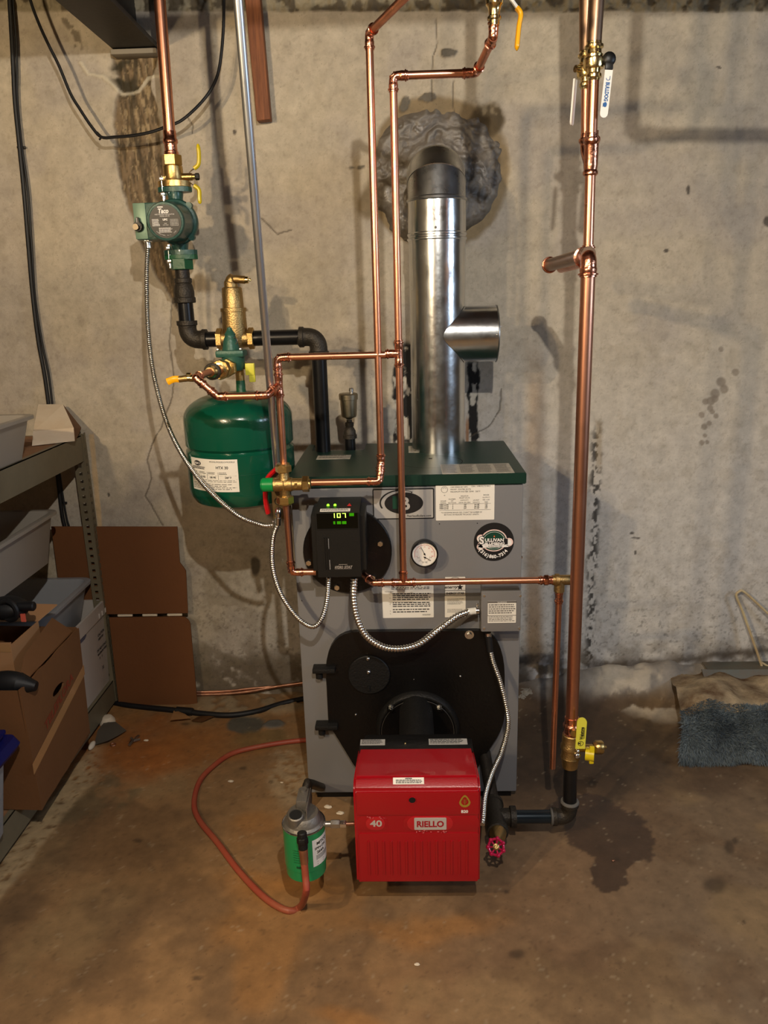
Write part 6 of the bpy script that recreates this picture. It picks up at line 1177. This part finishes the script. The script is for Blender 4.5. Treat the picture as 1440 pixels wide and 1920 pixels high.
# blue-lidded tote in the near corner
bt = thing('storage_tote', 'clear storage tote with a dark blue lid at the left edge', 'tote', (-1.15, -1.0, .101)); xb1 = -.968; yb1 = -.825
def frustum(m, x0, x1, y0, y1, z0, z1, i0, rad=.015):
    R_ = []
    for z, ii in ((z0, i0), (z0 + .012, i0 - .006), (z1, 0)):
        ring = []
        for cx, cy, a0 in ((x1 - ii - rad, y1 - ii - rad, 0), (x0 + ii + rad, y1 - ii - rad, 90), (x0 + ii + rad, y0 + ii + rad, 180), (x1 - ii - rad, y0 + ii + rad, 270)):
            for k in range(5): a = math.radians(a0 + 22.5 * k); ring.append(m.b.verts.new((cx + rad * math.cos(a), cy + rad * math.sin(a), z)))
        R_.append(ring)
    for A, B in zip(R_, R_[1:]):
        for i in range(len(A)): j = (i + 1) % len(A); m.b.faces.new((A[i], A[j], B[j], B[i]))
    m.b.faces.new(R_[0][::-1]); m.b.faces.new(R_[-1]); return m
obj('tub', frustum(M(), -1.42, xb1 - .012, -1.45, yb1 - .010, .102, .335, .030), mat('tote_plastic', S(176, 182, 186), .35, trans=.25), bt)
obj('lid', frustum(M(), -1.43, xb1 + .006, -1.46, yb1 + .010, .318, .352, -.002), BLUE, bt); obj('lid_panel', frustum(M(), -1.41, xb1 - .016, -1.44, yb1 - .012, .351, .360, .0), BLUE, bt); obj('lid_latch', M().box((-1.02, yb1 - .03, .350), (-.99, yb1 + .018, .362), .004), BLUE, bt)
# flattened carton against the wall
fc_ = thing('flattened_carton', 'flattened brown cardboard carton leaning on the wall behind the shelf', 'cardboard', (-.95, -.05, 0)); zm = at(340, 1152, -.05).z
e0, e1_, e2, e3 = at(110, 983, -.03), at(334, 986, -.028), at(350, 1060, -.036), at(353, 1150, -.045)
outline_plate('upper_panel', [(-1.18, zm + .004), (e3.x, zm + .004), (e2.x - .002, .49), (e2.x - .010, .505), (e1_.x - .002, .52), (e1_.x, e1_.z), (-1.18, e0.z - .005)], [], lambda u, v, w: Vector((u, -.048 + (v - .3) * .03 + w, v)), .005, CARD2, fc_)
rc = .03; x_r = at(364, 1240, -.055).x; lp2 = [(-1.02, .004), (x_r, .004), (x_r, zm - .006 - rc)] + [(x_r - rc + rc * math.cos(q), zm - .006 - rc + rc * math.sin(q)) for q in (.3, .7, 1.1, 1.57)] + [(-1.02, zm - .006)]
outline_plate('lower_panel', lp2, [], lambda u, v, w: Vector((u, -.066 + v * .04 + w, v)), .005, CARD2, fc_)
for k in range(3): x = -1.02 + .085 * k; obj('fold_edge', M().box((x + .03, -.054, zm - .003), (x + .08, -.050, zm + .0035)), mat('fold_white', S(220, 206, 180), .7), fc_)
# ================================================================ CABLES ON THE WALL, plank, floor lines
w1 = [(16, -60), (18, 0), (22, 70), (25, 130), (28, 190), (36, 270), (45, 360), (54, 470), (62, 560), (72, 640), (83, 700), (91, 757), (104, 860), (116, 960), (122, 988)]
c1 = thing('black_cable', 'straight black double cable running down the wall at far left', 'cable', at(18, 0, -.02))
obj('cable', M().sweep(smooth([at(x, y, -.022) for x, y in w1], 4), .0062, 8), RUB, c1); obj('cable', M().sweep(smooth([at(x + 6 + 2 * math.sin(y * .02), y, -.014) for x, y in w1], 4), .0035, 8), RUB, c1)
for yy in (275, 944): p = at(np.interp(yy, [275, 944], [37, 116]), yy, -.02); obj('cable_staple', M().box(p - Vector((.013, -.008, .003)), p + Vector((.013, .012, .003)), .001), RUB, c1)
w2 = [(44, -60), (57, 0), (72, 42), (90, 82), (110, 122), (132, 175), (150, 205), (172, 238), (190, 257), (215, 257), (250, 254), (285, 247), (315, 236), (340, 226), (370, 200), (393, 172), (408, 140), (415, 100), (419, 50), (420, -20)]
c2 = thing('black_cable', 'drooping black cable hanging in a wide swag behind the left riser', 'cable', at(190, 257, -.1)); ys = lambda x: -.12 if x < 200 else -.12 - .02 * math.sin((x - 200) / 220 * math.pi)
obj('cable', M().sweep(smooth([at(x, y, ys(x) + .03) for x, y in w2], 5), .0043, 8), RUB, c2); obj('cable_tail', M().sweep([at(182, 248, -.085), at(191, 257, -.088), at(186, 262, -.088)], .003, 8), RUB, c2)
pk0, pk1 = at(466, -30, -.02), at(509, 231, -.02); xk = at(487, 120, -.02).x; w_ = .0215
wp = M().prism([(xk - w_ - .010, -.042, 2.30), (xk + w_ - .010, -.042, 2.30), (xk + w_ + .003, -.042, pk1.z + .006), (xk - w_ + .006, -.042, pk1.z + .003)], (0, .034, 0)); bmesh.ops.bevel(wp.b, geom=list(wp.b.edges), offset=.0015, affect='EDGES')
tag(obj('wooden_batten', wp, WOOD), 'stained wooden batten fixed upright to the top of the wall', 'plank')
hz = thing('black_hose', 'black hose lying along the floor at the foot of the wall', 'hose', atz(300, 1330, .01)); obj('hose', M().sweep(smooth([atz(215, 1318, .011), atz(250, 1324, .011), atz(330, 1332, .012), atz(380, 1338, .012), atz(430, 1341, .011), atz(480, 1334, .011), atz(530, 1319, .011), atz(575, 1309, .013)], 6), .0095, 12), RUB, hz); obj('joint', M().cyl(atz(330, 1332, .013), atz(362, 1335, .013), .0135, 16, bev=.003), RUB, hz)
ct_ = thing('copper_tubing', 'soft copper tubing along the wall foot right of the flattened carton', 'pipe', at(400, 1300, -.02)); obj('tube', M().sweep(smooth([at(350, 1303, -.022), at(420, 1301, -.022), at(470, 1296, -.020), at(520, 1287, -.016), at(570, 1280, -.016)], 6), .0056, 12), TUBEC, ct_)
obj('tube', M().sweep(smooth([at(350, 1298, -.018), at(420, 1296, -.016), at(480, 1290, -.016), at(570, 1283, -.014)], 6), .0045, 10), TUBEC, ct_)
# ================================================================ BATH MAT folded over, DUSTPAN
bm2 = thing('bath_mat', 'shaggy blue-grey bath mat folded with its peeling brown backing showing', 'mat', (1.05, -.25, 0))
sec = [(-.020, .092), (-.07, .100), (-.13, .114), (-.19, .124), (-.25, .128), (-.30, .128), (-.345, .122), (-.39, .108), (-.425, .082), (-.448, .050), (-.452, .022), (-.43, .006)]
pxl = [1256, 1259, 1263, 1268, 1272, 1277, 1281, 1280, 1277, 1274, 1275, 1278]
def mat_pt(i, t, off=0.0):
    y, z = sec[i]; xl_ = at(pxl[i], 1350, y).x - .0; 
    q = at(pxl[i], 1000, y); zz = z; d = CP; xl_ = atz(pxl[i], 1350, 0).x * 0 + xl_at(pxl[i], y, z)
    x = xl_ + (1.50 - xl_) * t; n_ = .008 * math.sin(x * 31 + i * .9) + .006 * math.sin(x * 57 - i); e_ = min(1, t * 9)
    return Vector((x, y - .3 * n_, max(.004, zz * (0.86 + .14 * e_) - .018 * (i in (3, 4, 5)) * math.sin(x * 12) + n_ + off)))
def xl_at(px, y, z):
    for k in range(1): pass
    lo, hi = .3, 1.6
    for _ in range(30):
        m_ = (lo + hi) / 2; p_ = proj(np.array(m_), np.array(y), np.array(z))[0]
        if p_ < px: lo = m_
        else: hi = m_
    return m_
def mat_part(i0, i1, nm, ma, off=0.0):
    m = M(); G = [[m.b.verts.new(mat_pt(i, t / 40, off)) for t in range(41)] for i in range(i0, i1)]
    for A, B in zip(G, G[1:]):
        for k in range(40): m.b.faces.new((A[k], A[k + 1], B[k + 1], B[k]))
    bmesh.ops.solidify(m.b, geom=m.b.faces[:], thickness=.008); return obj(nm, m, ma, bm2)
mat_part(0, 7, 'backing', BACKING); mat_part(5, 12, 'pile_base', MOP, -.004)
fm = M(); random.seed(5)
for k in range(19000):
    i = random.uniform(5.4, 10.8); t = random.random() ** 1.0 * .62; i0 = int(i); f_ = i - i0; p = mat_pt(i0, t).lerp(mat_pt(min(i0 + 1, 11), t), f_); q = mat_pt(min(i0 + 1, 11), t) - mat_pt(i0, t); n_ = Vector((0, q.z, -q.y)).normalized(); n_ = n_ if n_.y < .3 else -n_
    if n_.z < -.2 and i < 9: n_ = -n_
    L = random.uniform(.008, .019); d = (n_ + Vector((random.uniform(-.9, .9) - (.8 if t < .03 else 0), random.uniform(-.5, .2), random.uniform(-.9, .1)))).normalized(); s_ = d.cross(Vector((random.uniform(-1, 1), 1, random.uniform(-1, 1)))).normalized() * .0008
    if (p + d * L).z < .001: d.z = abs(d.z) * .2
    v = [fm.b.verts.new(p - s_), fm.b.verts.new(p + s_), fm.b.verts.new(p + d * L * .6 + s_ * .8), fm.b.verts.new(p + d * L * .6 - s_ * .8), fm.b.verts.new(p + d * L + Vector((0, 0, -.003)))]
    fm.b.faces.new((v[0], v[1], v[2], v[3])); fm.b.faces.new((v[3], v[2], v[4]))
pile = obj('shag_pile', fm, MOP, bm2, flip=False); pile['kind'] = 'stuff'
dp = thing('dustpan', 'old metal dustpan with a bent wire handle propped at the foot of the wall', 'dustpan', at(1400, 1265, -.05))
d0, d1 = at(1316, 1255, -.075), at(1320, 1277, -.10)
obj('blade', M().prism([(d0.x, -.075, d0.z), (1.45, -.075, d0.z - .002), (1.45, -.100, d1.z - .002), (d0.x + .004, -.100, d1.z)], (0, .006, -.003)).box((d0.x + .02, -.076, d0.z - .003), (1.45, -.02, d0.z - .0005)), DUSTM, dp)
obj('wire_handle', M().sweep(smooth([at(1429, 1256, -.055), at(1427, 1245, -.052), at(1408, 1190, -.04), at(1392, 1145, -.032), at(1381, 1118, -.030), at(1386, 1109, -.030), at(1396, 1110, -.030), at(1425, 1136, -.035), at(1470, 1178, -.045), at(1560, 1262, -.055)], 6), .0042, 10), WIREW, dp)
obj('wire_brace', M().sweep([at(1424, 1240, -.05), at(1445, 1252, -.055), at(1480, 1268, -.06)], .0036, 10), WIREW, dp)
# ================================================================ RAG, SCRAPS
rg = M(); random.seed(9)
for cx, cy, r_, sc in ((990, 1303, .030, (1.4, .9, .75)), (1006, 1300, .026, (1.1, 1.0, .8)), (978, 1308, .022, (1.2, 1, .6))): p = atz(cx, cy + 9, 0); p.z = .018; rg.sphere(p, r_, sc, 20)
for v in rg.b.verts: v.co += Vector((random.uniform(-.003, .003), random.uniform(-.003, .003), random.uniform(-.003, .003))); v.co.z = max(v.co.z, .001)
rgm = bpy.data.materials.new('x'); bpy.data.materials.remove(rgm)
tag(obj('crumpled_rag', rg, mat('rag_grey', S(150, 140, 124), .9, bump=.8, bscale=60, var=.6, vscale=20)), 'crumpled grey rag on the floor behind the right edge of the boiler', 'rag')
def sheet(name, pts, z, ma, label, cat, warp=.008):
    P_ = [atz(x, y, 0) for x, y in pts]; c = sum(P_, Vector()) / len(P_); m = M(); cv = m.b.verts.new(c + Vector((0, 0, z + warp))); V = [m.b.verts.new(p + Vector((0, 0, z + random.uniform(0, warp)))) for p in P_]
    for i in range(len(V)): m.b.faces.new((V[i], V[(i + 1) % len(V)], cv))
    bmesh.ops.solidify(m.b, geom=m.b.faces[:], thickness=.0012); return tag(obj(name, m, ma), label, cat)
sheet('plastic_sheet', [(177, 1402), (184, 1378), (196, 1362), (218, 1362), (238, 1374), (222, 1386), (204, 1398)], .006, PVIN, 'crinkled grey plastic scrap on the floor beside the bottom shelf', 'scrap', .012)
sheet('paper_scrap', [(320, 1359), (329, 1332), (345, 1343), (360, 1356)], .006, mat('paper_tan', S(190, 146, 96), .7), 'pointed tan paper scrap in front of the black hose', 'scrap', .014); sheet('cardboard_scrap', [(358, 1357), (372, 1347), (410, 1341), (428, 1340), (400, 1350), (378, 1358)], .006, CARD, 'flat brown cardboard scrap touching the pointed paper scrap', 'scrap', .006)
def bolt_scrap():
    r_ = thing('steel_bracket', 'small rusty steel bracket lying on the orange-stained floor', 'bracket', atz(250, 1388, 0)); obj('strap', M().box(atz(242, 1396, .001), atz(246, 1386, .007)).sweep([atz(242, 1398, .006), atz(250, 1388, .010), atz(260, 1379, .006)], .005, 6, aspect=.5), STEEL, r_); obj('arm', M().sweep([atz(246, 1384, .006), atz(252, 1389, .010), atz(262, 1386, .006)], .004, 6), STEEL, r_)
bolt_scrap()
rn = atz(212, 1396, .003); tag(obj('metal_ring', M().torus(rn, Z_, .008, .002, 24, 8), TUBEC), 'small rusty metal ring on the floor beside the plastic scrap', 'ring')
cp = atz(202, 1356, .0); tag(obj('foam_dome', M().lathe(cp + Vector((0, 0, .001)), Z_, [(0, .026), (.012, .025), (.024, .016), (.028, 0)], 24), PEB), 'round white foam cap resting against the bottom shelf beam', 'cap'); cp = atz(173, 1403, .0); tag(obj('foam_chunk', M().sphere(cp + Vector((0, 0, .010)), .014, (.6, 1.6, .7)), PEB), 'crumpled white foam chunk tucked under the carton corner', 'scrap')
def chip(px, py, s, label, ma=PEB, g=None):
    p = atz(px, py, 0); m = M().sphere(p + Vector((0, 0, s * .3)), s, (1.3, .8, .35), 10); 
    for v in m.b.verts: v.co += Vector([random.uniform(-.12, .12) * s for _ in range(3)])
    for v in m.b.verts: v.co.z = max(v.co.z, .0004)
    return tag(obj('plaster_chip', m, ma), label, 'chip', g)
chip(615, 1514, .0085, 'long pale plaster chip, nearer the green filter of the two behind its outlet'); chip(638, 1526, .0085, 'pale plaster chip nearest the red burner on the bare floor'); chip(274, 1389, .0065, 'white plaster chip just right of the rusty bracket'); chip(433, 1466, .007, 'white plaster chip inside the loop of the red hose')
chip(386, 1313, .017, 'flat pale chip between copper tubing and black hose'); chip(782, 1809, .005, 'tiny round pale chip alone on the floor in front of the burner'); chip(528, 1468, .004, 'tiny pale chip left of the iron elbow above the filter'); chip(1150, 1614, .0035, 'small tan chip inside the dark water stain', TUBEC)
for cx, cy, s_ in ((508, 1300, .016), (522, 1298, .014)): pass
# ================================================================ just outside the picture: tall block added at left to shade the shelf corner, overhead pipe at right (their shadows fall into view)
lk_ = thing('shade_blocker', 'tall dull metal locker standing in front of the shelf end', 'locker', (-1.2, -1.8, 0)); obj('body', M().box((-1.50, -2.0, .0), (-.955, -1.80, 1.60), .004), SHELFM, lk_); obj('door', M().box((-1.48, -2.012, .06), (-.975, -1.998, 1.57), .003), SHELFM, lk_)
oh = thing('overhead_pipe', 'copper pipe run hung below the joists above the thick riser', 'pipe', (.6, -1, 2)); run(oh, [(.44, -1.0, 2.33), (.44, -1.0, 1.90), (.72, -1.0, 1.89), (.74, -1.0, 2.03), (1.6, -1.0, 2.00)], .0111, corners=(1, 2, 3))
